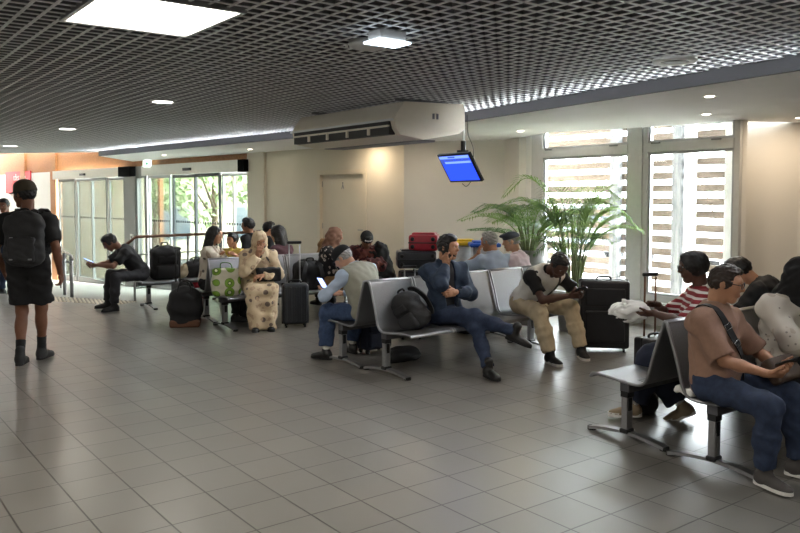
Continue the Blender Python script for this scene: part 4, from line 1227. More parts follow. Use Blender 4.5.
m = MB(); m.box(0.04, L-0.04, 0.0, 0.028, 0.138, 0.156); m.build('louver', MATS['ac_beige'], t)
m = MB(); m.box(0.04, L-0.04, -0.06, 0.014, 0.064, 0.194); m.build('outlet_slot', MATS['ac_dark'], t)
m = MB(); m.box(-0.02, L+0.02, 0.0, 0.03, 0.194, 0.214); m.build('front_lip', MATS['plastic_white'], t)
m = MB(); m.box(0.1, L-0.1, -0.62, -0.36, 0.018, 0.040); m.build('intake_grille', MATS['plastic_grey'], t)
for x in (0.10, 1.70):
    for y in (-0.20, -0.70):
        m = MB(); m.tube([(x, y, 0.37), (x, y, 0.50)], 0.008, 8); m.build('hanger_rod', MATS['plastic_grey'], t)
    m = MB(); m.box(x-0.02, x+0.02, -0.78, -0.12, 0.405, 0.430); m.build('hanger_rail', MATS['plastic_grey'], t)
m = MB(); m.tube([(0.25, -0.45, 0.39), (0.27, -0.45, 0.50)], 0.03, 10); m.build('pipe', MATS['plastic_grey'], t)
for y in (-0.50, -0.55): m = MB(); m.box(-0.036, -0.03, y, y+0.024, 0.235, 0.29); m.build('clip', MATS['plastic_grey'], t)

# ------------------------------------------------------------------ monitor
t = thing('monitor', 'tilted ceiling hung monitor with blue screen', 'screen', (0.625, 8.3, 1.925))
tilt, yaw = rad(32), math.atan2(-0.54, -0.84)+PI/2
R_ = Matrix.Rotation(yaw, 4, 'Z') @ Matrix.Rotation(tilt, 4, 'X')
m = MB(); m.rbox((0, 0.018, 0), (0.56, 0.036, 0.345), 0.006, 2, 0, R_); m.build('casing', MATS['plastic_black'], t)
s = MB(); s.box(-0.255, 0.255, -0.003, 0.001, -0.150, 0.150, 0, R_); so = s.build('screen', MATS['tv_blue'], t)
s = MB(); s.box(-0.255, 0.255, -0.0055, -0.003, 0.118, 0.150, 0, R_); s.box(-0.19, 0.255, -0.0055, -0.004, 0.060, 0.084, 0, R_); s.build('title_bar', MATS['tv_light'], so)
s = MB(); s.box(-0.255, -0.19, -0.0055, -0.004, 0.060, 0.118, 0, R_)
for i, (a, b) in enumerate(((-0.17, -0.02), (0.02, 0.12), (0.14, 0.23))): s.box(a, b, -0.006, -0.004, 0.092, 0.112, 0, R_)
s.box(-0.10, 0.02, -0.007, -0.0055, 0.128, 0.143, 0, R_); s.build('text_band', MATS['tv_band'], so)
m = MB(); m.tube([(0.05, 0.06, 0.17), (0.05, 0.06, 0.29)], 0.028, 12); m.box(-0.02, 0.10, 0.01, 0.08, 0.10, 0.19); m.build('mount', MATS['plastic_black'], t)
m = MB(); m.tube([(0.05, 0.06, 0.28), (0.05, 0.06, 0.575)], 0.014, 12); m.build('pole', MATS['plastic_white'], t)
m = MB(); m.tube(catmull([(0.09, 0.06, 0.57), (0.10, 0.06, 0.36), (0.16, 0.10, 0.20), (0.14, 0.08, -0.10), (0.09, 0.10, -0.19), (0.04, 0.08, -0.16)], 6), 0.004, 6); m.build('cable', MATS['plastic_black'], t)

# exit sign, red sign, switch
p = wl(8.45, 0.20); t = thing('exit_sign', 'small lit white and green exit sign under the soffit', 'sign', (p.x, p.y, 2.33), rad(-10))
m = MB(); m.box(-0.10, 0.10, -0.02, 0.02, 0.0, 0.15); m.box(-0.03, 0.03, -0.015, 0.015, 0.15, 0.17); m.build('housing', MATS['exit_white'], t)
m = MB(); m.box(-0.02, 0.02, -0.023, -0.02, 0.03, 0.12); m.box(0.02, 0.045, -0.023, -0.02, 0.06, 0.085); m.box(-0.045, -0.02, -0.023, -0.02, 0.06, 0.085); m.build('pictogram', MATS['exit_green'], t)
t = thing('wall_sign', 'red sign with white lettering on the far left wall', 'sign', tuple(wl(18.85, 0.02, 1.74)), math.atan2(WD.y, WD.x)+PI)
MB().box(-0.10, 2.2, -0.03, 0.0, 0.0, 0.70).build('board', MATS['sign_red'], t)
def text_mesh(txt, size, name, m_, parent, M):
    c = bpy.data.curves.new(name, 'FONT'); c.body = txt; c.size = size; c.extrude = 0.002; c.align_x = 'RIGHT'
    o = bpy.data.objects.new(name, c); COL.objects.link(o)
    dg = bpy.context.evaluated_depsgraph_get(); dg.update()
    me = bpy.data.meshes.new_from_object(o.evaluated_get(dg)); bpy.data.objects.remove(o)
    me.transform(M); me.materials.clear(); me.materials.append(m_)
    r = bpy.data.objects.new(name, me); COL.objects.link(r); r.parent = parent; return r
XZ = Matrix.Rotation(rad(90), 4, 'X')
text_mesh('cdes à dé...', 0.30, 'lettering', MATS['paper_white'], t, Matrix.Translation((2.0, -0.034, 0.42)) @ XZ)
text_mesh('de votre', 0.13, 'lettering', MATS['paper_white'], t, Matrix.Translation((1.4, -0.034, 0.26)) @ XZ)
p = wl(9.62, 0.06); t = thing('wall_switch', 'small white square switch on the grey pillar between the glass doors', 'switch', (p.x, p.y, 0.62), math.atan2(WD.y, WD.x)+PI)
MB().rbox((0, 0, 0), (0.16, 0.03, 0.16), 0.01).build('plate', MATS['plastic_white'], t); MB().box(-0.03, 0.03, -0.022, -0.01, -0.03, 0.03).build('button', MATS['plastic_black'], t)

# ------------------------------------------------------------------ beam seating
SEATP = catmull([(0.272, 0.385), (0.266, 0.402), (0.235, 0.415), (0.12, 0.410), (-0.02, 0.398), (-0.11, 0.398), (-0.160, 0.418), (-0.190, 0.47), (-0.226, 0.60), (-0.268, 0.73), (-0.300, 0.825), (-0.312, 0.842)], 3)
BZ = -0.004   # seats stand this much higher than the profile
def bench(label, origin, face, sgn, n, cols, yo=0.0, t0=0.0, pitch=0.55, back=True, seatm='bench_metal', group='beam benches in the waiting hall', bars=True):
    """row of perforated seats on a beam; local +y is the way the seats face, seats follow local x*sgn"""
    t = thing('beam_bench', label, 'bench', (origin[0], origin[1], 0), rad(face), group)
    xs = sorted((t0*sgn, (t0+pitch*n)*sgn))
    m = MB(); m.box(xs[0]+0.03, xs[1]-0.03, -0.035, 0.035, 0.325, 0.385); m.build('beam', MATS['bench_beam'], t)
    prof = [(y+yo, z+BZ) for y, z in (SEATP if back else [q_ for q_ in SEATP if q_[1] < 0.44])]
    for i in range(n):
        x0, x1 = sorted(((t0+i*pitch+0.012)*sgn, (t0+(i+1)*pitch-0.012)*sgn))
        m = MB(); m.sheet(prof, x0, x1, 0.006); s = smooth_angle(m.build('seat', MATS[seatm], t), 50)
        r = MB()
        for x in (x0+0.004, x1-0.004): r.tube([(x, y, z) for y, z in prof], 0.011, 8)
        r.tube([(x0, prof[-1][0], prof[-1][1]), (x1, prof[-1][0], prof[-1][1])], 0.010, 8)
        r.build('rim', MATS['bench_rim'], s, True)
        b = MB(); b.box(x0+0.12, x1-0.12, yo-0.10, yo+0.10, 0.385, 0.398+BZ); b.build('seat_bracket', MATS['plastic_black'], s)
    for c in cols:
        x = c*sgn
        m = MB(); m.box(x-0.030, x+0.030, -0.022, 0.022, 0.055, 0.325); m.box(x-0.018, x+0.018, 0.022, 0.026, 0.08, 0.22); cl = m.build('column', MATS['steel_brushed'], t)
        m = MB(); m.box(x-0.034, x+0.034, -0.028, 0.028, 0.29, 0.33); m.build('column_cap', MATS['plastic_black'], cl); m = MB(); m.rbox((x, 0, 0.062), (0.085, 0.065, 0.03), 0.01); m.build('base_trim', MATS['plastic_black'], cl)
        m = MB(); m.box(x-0.016, x+0.016, 0.022, 0.028, 0.20, 0.285); m.box(x-0.016, x+0.016, -0.028, -0.022, 0.20, 0.285); m.build('column_slot', MATS['plastic_black'], cl)
        ys = [(-0.30+0.6*k/12) for k in range(13)]
        pts = [(x, y, 0.026+0.034*(1-(y/0.30)**2)) for y in ys]
        m = MB()
        M = None; prof2 = [(p[1], p[2]) for p in pts]
        m.sheet(prof2, x-0.030, x+0.030, -0.020); fb = smooth_angle(m.build('foot_bar', MATS['steel_brushed'], t), 30)
        for y in (-0.29, 0.29): m = MB(); m.cyl((x, y, 0.0), 0.030, 0.024, 14); m.build('glide', MATS['rubber_black'], fb, True)
    return t
nR = Vector((0.604, -0.797, 0)); nC = Vector((0.66, -0.75, 0)); dC = Vector((0.75, 0.66, 0))
fR, fRb, fC, fCb = -142.85, 37.15, -138.65, 41.35
bench('metal beam bench at right whose near seat holds the man in the taupe polo', (1.83, 4.573), fR, -1, 5, [0.06, 2.2])
bench('metal beam bench at right with an empty near seat facing away to the window', (1.469, 5.126), fRb, 1, 5, [0.06, 2.2])
bench('metal beam bench in the middle holding the man on the phone and a backpack', (-0.17, 7.04), fC, -1, 4, [0.06, 2.12], 0.115)
bench('metal beam bench in the middle whose near end holds the man in the grey vest', (-0.60, 7.51), fCb, 1, 5, [0.06, 2.25], -0.08)
bench('metal beam bench at left holding the green printed bag and the pale patterned dress', (-2.243, 9.55), fR, -1, 5, [0.10, 2.3])
bench('metal beam bench at left turned to the doors, behind the green printed bag', (-2.62, 10.13), fRb, 1, 5, [0.10, 2.3])
bench('metal beam bench at the railing under the bags and the man in the black T-shirt', (-3.85, 11.30), fR, -1, 3, [0.20, 1.35], back=False)
bb = [o for o in bpy.data.objects if o.get('label', '').startswith('metal beam bench at the railing')][0]
for dx in (0.0, 0.10):
    m = MB(); m.tube([(-0.36-dx, -0.16, 0.40), (-0.36-dx, -0.20, 0.50), (-0.36-dx, -0.34, 0.86)], 0.013, 8); m.build('back_frame', MATS['bench_rim'], bb, True)

# ------------------------------------------------------------------ luggage
def suitcase(label, loc, face, w, d, h, shell, handle=0.0, ribs=True, lying=False, name='suitcase', soft=False, hmat='steel_brushed', tagc=None, base=0.045):
    """upright trolley case: local x width, y depth, z height; lying=True puts it on its back"""
    t = thing(name, label, 'suitcase', loc, rad(face), 'suitcases of the waiting passengers')
    M = None
    if lying: M = Matrix.Translation((0, -h/2, d/2)) @ Matrix.Rotation(rad(-90), 4, 'X'); M = Matrix.Translation((0, -h/2, d)) @ Matrix.Rotation(rad(-90), 4, 'X') @ Matrix.Translation((0, 0, 0))
    zb = 0.0 if lying else base
    if lying: M = Matrix.Translation((0, -h/2, d/2)) @ Matrix.Rotation(rad(-90), 4, 'X')
    m = MB(); m.rbox((0, 0, zb+(h-zb)/2), (w, d, h-zb), 0.045 if not soft else 0.03, 4, 0, M)
    body = m.build('shell', MATS[shell], t, False); smooth_angle(body, 60)
    m = MB()
    if ribs:
        k = 5
        for i in range(k):
            x = -w*0.36+w*0.72*i/(k-1); m.rbox((x, -d/2, zb+(h-zb)/2), (w*0.07, 0.012, (h-zb)*0.84), 0.005, 2, 0, M)
    else:
        m.rbox((0, -d/2-0.004, zb+(h-zb)*0.33), (w*0.80, 0.04, (h-zb)*0.46), 0.016, 3, 0, M); m.rbox((0, -d/2-0.002, zb+(h-zb)*0.76), (w*0.80, 0.03, (h-zb)*0.26), 0.012, 3, 0, M)
    m.build('front_ribs' if ribs else 'front_pocket', MATS[shell], body)
    m = MB(); m.rbox((0, 0, zb+(h-zb)/2), (w+0.006, 0.016, h-zb+0.006), 0.007, 2, 0, M); m.build('zipper', MATS['plastic_black'], body)
    for sx in (-1, 1):
        for sy in (-1, 1):
            if lying: c = M @ Vector((sx*(w/2-0.05), sy*(d/2-0.05), -0.02))
            else: c = Vector((sx*(w/2-0.05), sy*(d/2-0.05), 0.026))
            mw = MB()
            if lying: mw.ell(tuple(c), (0.025, 0.025, 0.025), 0, None, 10, 8)
            else:
                mw.tube([c+Vector((-0.011, 0, 0)), c+Vector((0.011, 0, 0))], 0.026, 12); mw.box(c.x-0.016, c.x+0.016, c.y-0.014, c.y+0.014, c.z+0.012, zb+0.02)
            mw.build('wheel', MATS['rubber_black'], t, True)
    ch = MB(); P = [(-0.075, 0, h-0.004), (-0.065, 0, h+0.026), (0, 0, h+0.034), (0.065, 0, h+0.026), (0.075, 0, h-0.004)]
    P = [tuple((M @ Vector(p)) if M else Vector(p)) for p in P]; ch.tube(catmull(P, 4), 0.011, 8); ch.build('carry_handle', MATS['plastic_black'], t, True)
    if handle > 0:
        th = MB(); a = w*0.20; y = d/2-0.04
        for sx in (-1, 1): th.tube([(sx*a, y, h-0.03), (sx*a, y, h+handle-0.02)], 0.009, 8)
        hh = th.build('telescopic_handle', MATS[hmat], t, True)
        g = MB(); g.rbox((0, y, h+handle), (a*2+0.05, 0.034, 0.036), 0.014, 3); g.build('grip', MATS['plastic_black'], hh, False)
    if tagc:
        g = MB(); g.rbox(tuple(Vector((w*0.2, -d/2-0.01, h*0.6)) if not M else M @ Vector((w*0.2, -d/2-0.008, h*0.75))), (0.10, 0.02, 0.03), 0.004, 2); g.build('label_tag', MATS[tagc], t)
    return t
suitcase('black cabin trolley case with raised silver handle beside the pale patterned dress', (-1.31, 9.72, 0), 12, 0.33, 0.24, 0.55, 'suit_shell', 0.50)
suitcase('big black fabric suitcase standing in front of the left window', (2.15, 8.22, 0), -8, 0.50, 0.32, 0.75, 'suit_black', 0.0, ribs=False, soft=True)
suitcase('dark navy cabin case tucked under the bench of the man in the vest', (-0.28, 8.12, 0), 40, 0.34, 0.22, 0.34, 'cloth_navy', 0.0, ribs=False, soft=True)
suitcase('upright dark suitcase at the bottom of the stack behind the man on the phone', (0.24, 9.22, 0), 6, 0.50, 0.30, 0.75, 'suit_black', 0.0, ribs=False, soft=True)
suitcase('black suitcase lying in the middle of the stack behind the man on the phone', (0.19, 9.22, 0.788), 4, 0.46, 0.20, 0.34, 'suit_shell', 0.0, ribs=False, soft=True, lying=True, tagc='paper_white')
suitcase('red suitcase lying on top of the stack behind the man on the phone', (0.29, 9.24, 0.992), -8, 0.34, 0.19, 0.36, 'suit_red', 0.0, ribs=False, soft=True, lying=True)
suitcase('slim grey case with silver handle standing before the suitcase stack', (0.12, 8.88, 0), 10, 0.30, 0.18, 0.44, 'suit_shell', 0.38)
suitcase('black cabin case with raised black handle behind the bulging duffel bag', (-2.82, 10.10, 0), 127, 0.34, 0.20, 0.52, 'suit_black', 0.44, hmat='plastic_black', ribs=False)
suitcase('small dark trolley case with raised dark handle below the right window', (2.30, 7.0, 0), 25, 0.32, 0.22, 0.36, 'suit_black', 0.56, hmat='bag_brown', ribs=False, soft=True)

def backpack(label, loc, face, w, d, h, m_='bag_black', lean=0.0, group=None, roll=0.0, trim=None, name='backpack', straps=True, M0=None):
    """school style pack; local +y is the back panel side, -y the front pocket side"""
    t = thing(name, label, 'backpack', loc, rad(face), group)
    t.rotation_euler = (lean, roll, rad(face))
    hc = 0.010 if math.hypot(loc[0], loc[1]) < 9 else 0.013
    pr = [rb((0, 0, h*0.45), (w/2, d/2, h*0.45), 0.06), elli((0, -0.01, h*0.72), (w*0.46, d*0.47, h*0.29)), elli((0, -d*0.1, h*0.22), (w*0.52, d*0.52, h*0.24))]
    b = sd_obj('pack', pr, hc, MATS[m_], t, k=0.05, wr=(0.006, 0.12, int(abs(loc[0])*100)))
    pr = [rb((0, -d*0.50, h*0.27), (w*0.38, 0.035, h*0.21), 0.03), elli((0, -d*0.53, h*0.25), (w*0.36, 0.05, h*0.18))]
    o = sd_obj('front_pocket', pr, hc, MATS[m_], t, k=0.03)
    pr = [rb((0, -d*0.44, h*0.64), (w*0.34, 0.035, h*0.12), 0.03)]
    sd_obj('upper_pocket', pr, hc, MATS[m_], t, k=0.03)
    z = MB(); z.tube(catmull([(-w*0.36, -d*0.30, h*0.55), (-w*0.33, -d*0.25, h*0.84), (0, -d*0.22, h*0.975), (w*0.33, -d*0.25, h*0.84), (w*0.36, -d*0.30, h*0.55)], 5), 0.006, 6)
    z.build('zipper', MATS[trim or 'bag_grey'], b, True)
    g = MB(); g.tube(catmull([(-0.045, d*0.25, h*0.97), (-0.04, d*0.25, h*1.06), (0.04, d*0.25, h*1.06), (0.045, d*0.25, h*0.97)], 4), 0.010, 8); g.build('top_handle', MATS['strap_black'], t, True)
    if straps:
        for sx in (-1, 1):
            P = catmull([(sx*0.06, d*0.42, h*0.94), (sx*0.10, d*0.62, h*0.86), (sx*0.13, d*0.72, h*0.55), (sx*0.14, d*0.60, h*0.25), (sx*0.13, d*0.45, h*0.10)], 5)
            s_ = MB(); s_.ribbon(P, [(0, 1, 0.15)]*len(P), 0.055, 0.012); s_.build('shoulder_strap', MATS['strap_black'], t)
    return t
backpack('black and grey backpack on the bench beside the man on the phone', tuple(Vector((-0.17, 7.04, 0.42))+dC*0.40+nC*0.10), -56, 0.32, 0.18, 0.36, 'bag_charcoal', rad(26), roll=rad(-26), trim='plastic_grey')
backpack('tall black backpack upright on the bench at the railing', (-3.50, 11.60, 0.408), 30, 0.42, 0.26, 0.50, 'bag_black', rad(8))
backpack('black backpack with orange trim on the bench beside the raised silver handle', (-1.22, 10.22, 0.410), -150, 0.36, 0.24, 0.40, 'bag_black', rad(-6), trim='trim_orange')
def duffel(label, loc, face, l, w, h, m_, name='duffel_bag', cat='bag', handle=True, base=None):
    t = thing(name, label, cat, loc, rad(face)); hc = 0.013
    pr = [elli((0, 0, h*0.5), (l/2, w/2, h*0.5)), rb((0, 0, h*0.42), (l*0.42, w*0.42, h*0.41), 0.07)]
    b = sd_obj('bag', pr, hc, MATS[m_], t, k=0.08, wr=(0.010, 0.16, 3+int(l*100)), cuts=[((0, 0, 0.0), (0, 0, -1))])
    if base:
        sd_obj('base_panel', [rb((0, 0, h*0.09), (l*0.44, w*0.46, h*0.10), 0.03)], hc, MATS[base], t)
    z = MB(); z.tube([(-l*0.40, 0, h*0.86), (-l*0.2, 0, h*0.985), (0, 0, h*1.01), (l*0.2, 0, h*0.985), (l*0.40, 0, h*0.86)], 0.008, 6); z.build('zipper', MATS['bag_grey'], b, True)
    if handle:
        for sy in (-1, 1):
            g = MB(); g.tube(catmull([(-l*0.22, sy*w*0.40, h*0.62), (-l*0.14, sy*w*0.25, h*1.08), (l*0.14, sy*w*0.25, h*1.08), (l*0.22, sy*w*0.40, h*0.62)], 5), 0.010, 8)
            g.build('handle', MATS['strap_black'], t, True)
    return t
duffel('bulging black bag with brown base on the floor left of the green printed bag', (-2.70, 9.78, 0), 10, 0.42, 0.34, 0.50, 'bag_black', base='bag_brown')
duffel('slumped charcoal bag on the bench beside the woman in the beige blouse', (-3.09, 11.85, 0.408), 35, 0.40, 0.26, 0.26, 'bag_charcoal')
duffel('red bag on the floor ledge behind the slumped charcoal bag', (-3.26, 12.42, 0.0), 40, 0.44, 0.30, 0.62, 'bag_red', handle=False)
duffel('black sports bag with white stripes under the right bench', (1.84, 5.86, 0), 70, 0.34, 0.20, 0.22, 'bag_black')
m = MB()
for i in range(3): m.tube([(-0.05+0.05*i, 0.108, 0.03), (-0.05+0.05*i, 0.114, 0.10), (-0.05+0.05*i, 0.090, 0.18)], 0.008, 6)
m.build('stripe', MATS['paper_white'], [o for o in bpy.data.objects if o.get('label', '').startswith('black sports bag')][0], True)
duffel('flat black bag on the floor under the backpack on the middle bench', (0.02, 7.68, 0), 42, 0.44, 0.22, 0.13, 'bag_black', handle=False)
duffel('small dark bag on the floor under the bench of the pale patterned dress', (-1.80, 10.1, 0), 30, 0.34, 0.22, 0.20, 'bag_charcoal', handle=False)
t = thing('cloth_bundle', 'beige cloth bundle on the bench between the tall black backpack and the charcoal bag', 'cloth', (-3.27, 11.66, 0.408), rad(30))
sd_obj('bundle', [elli((0, 0, 0.09), (0.10, 0.09, 0.095)), elli((0.03, -0.02, 0.15), (0.06, 0.06, 0.08))], 0.012, MATS['cloth_cream'], t, wr=(0.008, 0.08, 4))
# green fruit print shopper
t = thing('shopping_bag', 'cream shopping bag printed with green kiwi slices on the left bench', 'bag', (-2.15, 9.63, 0.410), rad(20))
sd_obj('bag', [rb((0, 0, 0.165), (0.165, 0.085, 0.165), 0.035), elli((0, 0, 0.12), (0.17, 0.11, 0.14))], 0.012, MATS['kiwi'], t, k=0.05, wr=(0.006, 0.12, 9))
m = MB(); m.tube(catmull([(-0.07, -0.05, 0.31), (-0.06, -0.03, 0.40), (0.05, -0.03, 0.39), (0.07, -0.05, 0.31)], 5), 0.007, 6); m.build('handle', MATS['leaf_dark'], t, True)
# white plastic / paper things on the right benches
t = thing('paper_bag', 'crumpled white paper bag on the bench behind the man in the taupe polo', 'bag', (2.62, 5.98, 0.410), rad(30))
sd_obj('bag', [rb((0, 0, 0.16), (0.12, 0.08, 0.16), 0.02)], 0.012, MATS['paper_white'], t, wr=(0.014, 0.09, 4))
t = thing('paper_sheet', 'folded white paper lying on the near right seat beside the taupe polo', 'paper', (1.84, 4.78, 0.410), rad(20))
sd_obj('sheet', [rb((0, 0, 0.022), (0.11, 0.08, 0.020), 0.010)], 0.008, MATS['paper_white'], t, wr=(0.008, 0.07, 6))

# waste sorting stands
def waste_stand(label, loc, lid):
    t = thing('waste_bag_stand', label, 'bin', (loc[0], loc[1], 0), 0, 'waste sorting stands')
    m = MB()
    for sx, sy in ((-1, -1), (1, -1), (1, 1), (-1, 1)): m.tube([(sx*0.15, sy*0.15, 0), (sx*0.15, sy*0.15, 0.98)], 0.012, 8)
    m.build('frame', MATS['steel_brushed'], t, True)
    b = MB(); b.lathe([(0.10, 0.12), (0.17, 0.2), (0.185, 0.55), (0.17, 0.95), (0.16, 0.96), (0.10, 0.13)], 16); b.build('clear_bag', MATS['bin_bag'], t, True)
    l = MB(); l.rbox((0, 0, 1.0), (0.40, 0.40, 0.05), 0.02, 3); l.rbox((0, 0.03, 1.035), (0.30, 0.26, 0.03), 0.012, 2); l.build('lid', MATS[lid], t)
    return t
mat('bin_bag', (212, 214, 216), 0.3, var=0.1, scale=20)
waste_stand('waste stand with yellow lid behind the grey haired man', (0.85, 10.55), 'bin_yellow')
waste_stand('waste stand with blue lid behind the grey haired man', (1.10, 10.20), 'bin_blue')

# ------------------------------------------------------------------ railings and tactile strip
t = thing('guard_railing', 'brown topped metal guard railing before the glass doors', 'railing', (-4.13, 12.12, 0))
a = Vector((0.0, 0.0, 0)); b = Vector((1.93, 2.12, 0))
m = MB(); m.tube([a+Vector((-0.12, -0.10, 0.86)), a+Vector((0.02, 0.02, 1.0)), b+Vector((0, 0, 1.0))], 0.024, 10); m.build('handrail', MATS['bag_brown'], t, True)
m = MB()
for z in (0.72, 0.46, 0.20): m.tube([a+Vector((0, 0, z)), b+Vector((0, 0, z))], 0.010, 8)
m.build('rail', MATS['steel_brushed'], t, True)
for k in range(4):
    p = a.lerp(b, k/3.0); m = MB(); m.tube([p, p+Vector((0, 0, 0.98))], 0.018, 10); m.build('post', MATS['steel_brushed'], t, True)
t = thing('handrail', 'low steel ramp handrail with two posts at far left', 'railing', (-5.46, 12.95, ramp_z(-5.46, 12.95)))
m = MB(); m.tube([(0.06, -0.10, 0.64), (0, 0, 0.70), (-1.6, 3.2, 0.62)], 0.022, 10); m.tube([(0.02, -0.04, 0.56), (-1.6, 3.2, 0.48)], 0.016, 10); m.build('rail', MATS['steel_brushed'], t, True)
for p in ((0, 0, -0.0), (-0.44, 0.75, -0.05)):
    m = MB(); m.tube([p, (p[0], p[1], 0.69)], 0.030, 10); m.build('post', MATS['steel_brushed'], t, True)
t = thing('handrail', 'tall thin handrail hoop beside the orange wooden post', 'railing', (-7.45, 17.0, ramp_z(-7.45, 17.0)))
m = MB(); m.tube([(0.05, 0, 0.0), (0.05, 0, 1.46), (0.0, 0.02, 1.50), (-0.9, 1.0, 1.50)], 0.020, 10); m.build('rail', MATS['steel_brushed'], t, True)
t = thing('tactile_strip', 'studded tactile warning strip on the floor at the ramp edge', 'floor marking', (-5.05, 12.20, 0.0), math.atan2(-0.35, 0.94))
m = MB(); m.box(-0.95, 0.95, -0.22, 0.22, 0.0005, 0.004); m.build('plate', MATS['tactile'], t)
m = MB()
for i in range(24):
    for j in range(6): m.lathe([(0.016, 0.004), (0.012, 0.010), (0.001, 0.011)], 8, 0, None, (-0.92+0.08*i, -0.19+0.076*j, 0))
m.build('studs', MATS['post_grey'], t, True)

# ------------------------------------------------------------------ palms
def palm(label, loc, n, hmin, hmax, spread, seed, pot_h=0.42, pot_r=0.2):
    rng = random.Random(seed)
    t = thing('potted_palm', label, 'plant', (loc[0], loc[1], 0), 0, 'potted palms at the window')
    m = MB(); m.lathe([(pot_r*0.78, 0), (pot_r*0.82, 0.01), (pot_r, pot_h), (pot_r*0.93, pot_h), (pot_r*0.90, pot_h-0.05), (0.001, pot_h-0.05)], 24); p = smooth_angle(m.build('planter', MATS['pot_grey'], t), 50)
    MB().lathe([(0.001, pot_h-0.045), (pot_r*0.9, pot_h-0.05), (pot_r*0.9, pot_h-0.06), (0.001, pot_h-0.06)], 20).build('soil', MATS['soil'], t)
    for i in range(n):
        az = 2*PI*i/n*1.0+rng.uniform(-0.35, 0.35); zt_ = rng.uniform(hmin, hmax); rr = spread*rng.uniform(0.55, 1.05)
        b = Vector((0.06*math.cos(az), 0.06*math.sin(az), pot_h-0.05)); d = Vector((math.cos(az), math.sin(az), 0))
        e0 = b+d*rr*0.16+Vector((0, 0, (zt_-pot_h)*0.62)); 
        pts = [tuple(b), tuple(b+d*rr*0.07+Vector((0, 0, (zt_-pot_h)*0.33))), tuple(e0)]
        m = MB(); m.tube(catmull(pts, 4), [0.013-0.0006*k for k in range(9)], 7); m.build('stem', MATS['stem_green'], t, True)
        rp_ = catmull([tuple(e0), tuple(e0+d*rr*0.22+Vector((0, 0, (zt_-pot_h)*0.24))), tuple(e0+d*rr*0.62+Vector((0, 0, (zt_-pot_h)*0.37))), tuple(e0+d*rr*1.02+Vector((0, 0, (zt_-pot_h)*rng.uniform(0.16, 0.36))))], 8)
        m = MB(); m.tube(rp_, [0.008*(1-0.75*k/(len(rp_)-1)) for k in range(len(rp_))], 6)
        side = Vector((-d.y, d.x, 0)); N = 25
        for k in range(3, N):
            f = k/(N-1.0); q_ = f*(len(rp_)-1); i0 = min(int(q_), len(rp_)-2); P = Vector(rp_[i0]).lerp(Vector(rp_[i0+1]), q_-i0)
            tg = (Vector(rp_[i0+1])-Vector(rp_[i0])).normalized()
            Ln = 0.34*math.sin(PI*min(1, 0.25+f*0.70))**0.8*rng.uniform(0.85, 1.1)*(spread/0.75)
            for sg in (-1, 1):
                dr = (side*sg*0.78+tg*0.62+Vector((0, 0, 0.14))).normalized()
                A = P; B_ = P+dr*Ln*0.55+Vector((0, 0, 0.01)); C_ = P+dr*Ln-Vector((0, 0, Ln*0.20*rng.uniform(0.2, 1.6)))
                wd = dr.cross(Vector((0, 0, 1))).normalized(); w = 0.0085
                up_ = Vector((0, 0, 0.004))
                m.add([A-wd*0.004, A+wd*0.004, B_+wd*w, C_, B_-wd*w, B_+up_], [(0, 5, 4), (0, 1, 5), (1, 2, 5), (5, 2, 3), (5, 3, 4)])
        m.build('frond', MATS['leaf_green' if rng.random() < 0.65 else 'leaf_dark'], t)
    return t
palm('tall potted palm with arching fronds before the left window', (2.10, 9.45), 25, 1.05, 1.92, 0.68, 3)
palm('bushy palm in tall grey planter beside the man in the dark flat cap', (1.64, 9.95), 22, 1.12, 1.58, 0.78, 11, 0.95, 0.20)
# ------------------------------------------------------------------ the people
SIT = 0.408
def seat_feet(y=0.44, w=0.13, z=0.085):
    return {'legL': ((-w, y, z),), 'legR': ((w, y, z),)}
ppl = {}
# 1 walking man with cap, seen from behind
J = person('man in black T-shirt, shorts and dark cap walking away with a backpack', (-3.60, 7.55), 6, dict(
    s=1.045, zp=0.975, stand=True, lean=(1, 2), head=(62, 4, 0), skin='skin_brown', lip='lip_dark', shw=0.180,
    legL=((-0.05, -0.12, 0.105), (-0.1, 1, 0)), legR=((0.04, 0.20, 0.09), (0.1, 1, 0)),
    footL=(6, 0), footR=(-10, 0),
    armR=((0.29, 0.02, 0.88), (0.5, -1, 0)), armL=((-0.27, 0.12, 0.90), (-0.5, -1, 0)),
    handR=dict(n=(-1, 0.1, 0), t=(0, 1, 0), curl=32), handL=dict(n=(1, 0.1, 0), t=(0, 1, 0), curl=32),
    top=dict(mat='cloth_black', sleeve='short', frac=0.78, hem=0.05, g=0.020, loose=True, w=1.05),
    bottom=dict(mat='cloth_black', len='knee', wide=0.004, g=0.016, frac=0.84, k=0.02, name='shorts'),
    shoe=dict(mat='shoe_black', sock='cloth_black', sockh=0.14, shaft=0.05, solemat='rubber_black', sole=0.024),
    hair=dict(mat='hair_black', g=0.012, nape=-0.085, fr=0.05), cap=dict(mat='cap_khaki', low=0.020, tilt=6, kind='ball', bl=0.10)))
ppl['walk'] = J
# his backpack
t = thing('backpack', 'black backpack worn by the walking man in the cap', 'backpack', tuple(J['w'](J['chest']+np.array([0.035, -0.185, -0.30]))), rad(6))
sd_obj('pack', [rb((0, 0, 0.24), (0.170, 0.085, 0.24), 0.07), elli((0, -0.01, 0.36), (0.170, 0.09, 0.15)), elli((0, -0.03, 0.12), (0.185, 0.09, 0.13))], 0.010, MATS['bag_charcoal'], t, k=0.05, wr=(0.006, 0.12, 2))
sd_obj('front_pocket', [rb((0, -0.085, 0.15), (0.125, 0.035, 0.12), 0.03)], 0.010, MATS['bag_charcoal'], t, wr=(0.004, 0.1, 2))
m = MB(); m.tube(catmull([(-0.12, -0.06, 0.30), (-0.11, -0.07, 0.42), (0, -0.065, 0.475), (0.11, -0.07, 0.42), (0.12, -0.06, 0.30)], 5), 0.005, 6); m.build('zipper', MATS['bag_grey'], t, True)
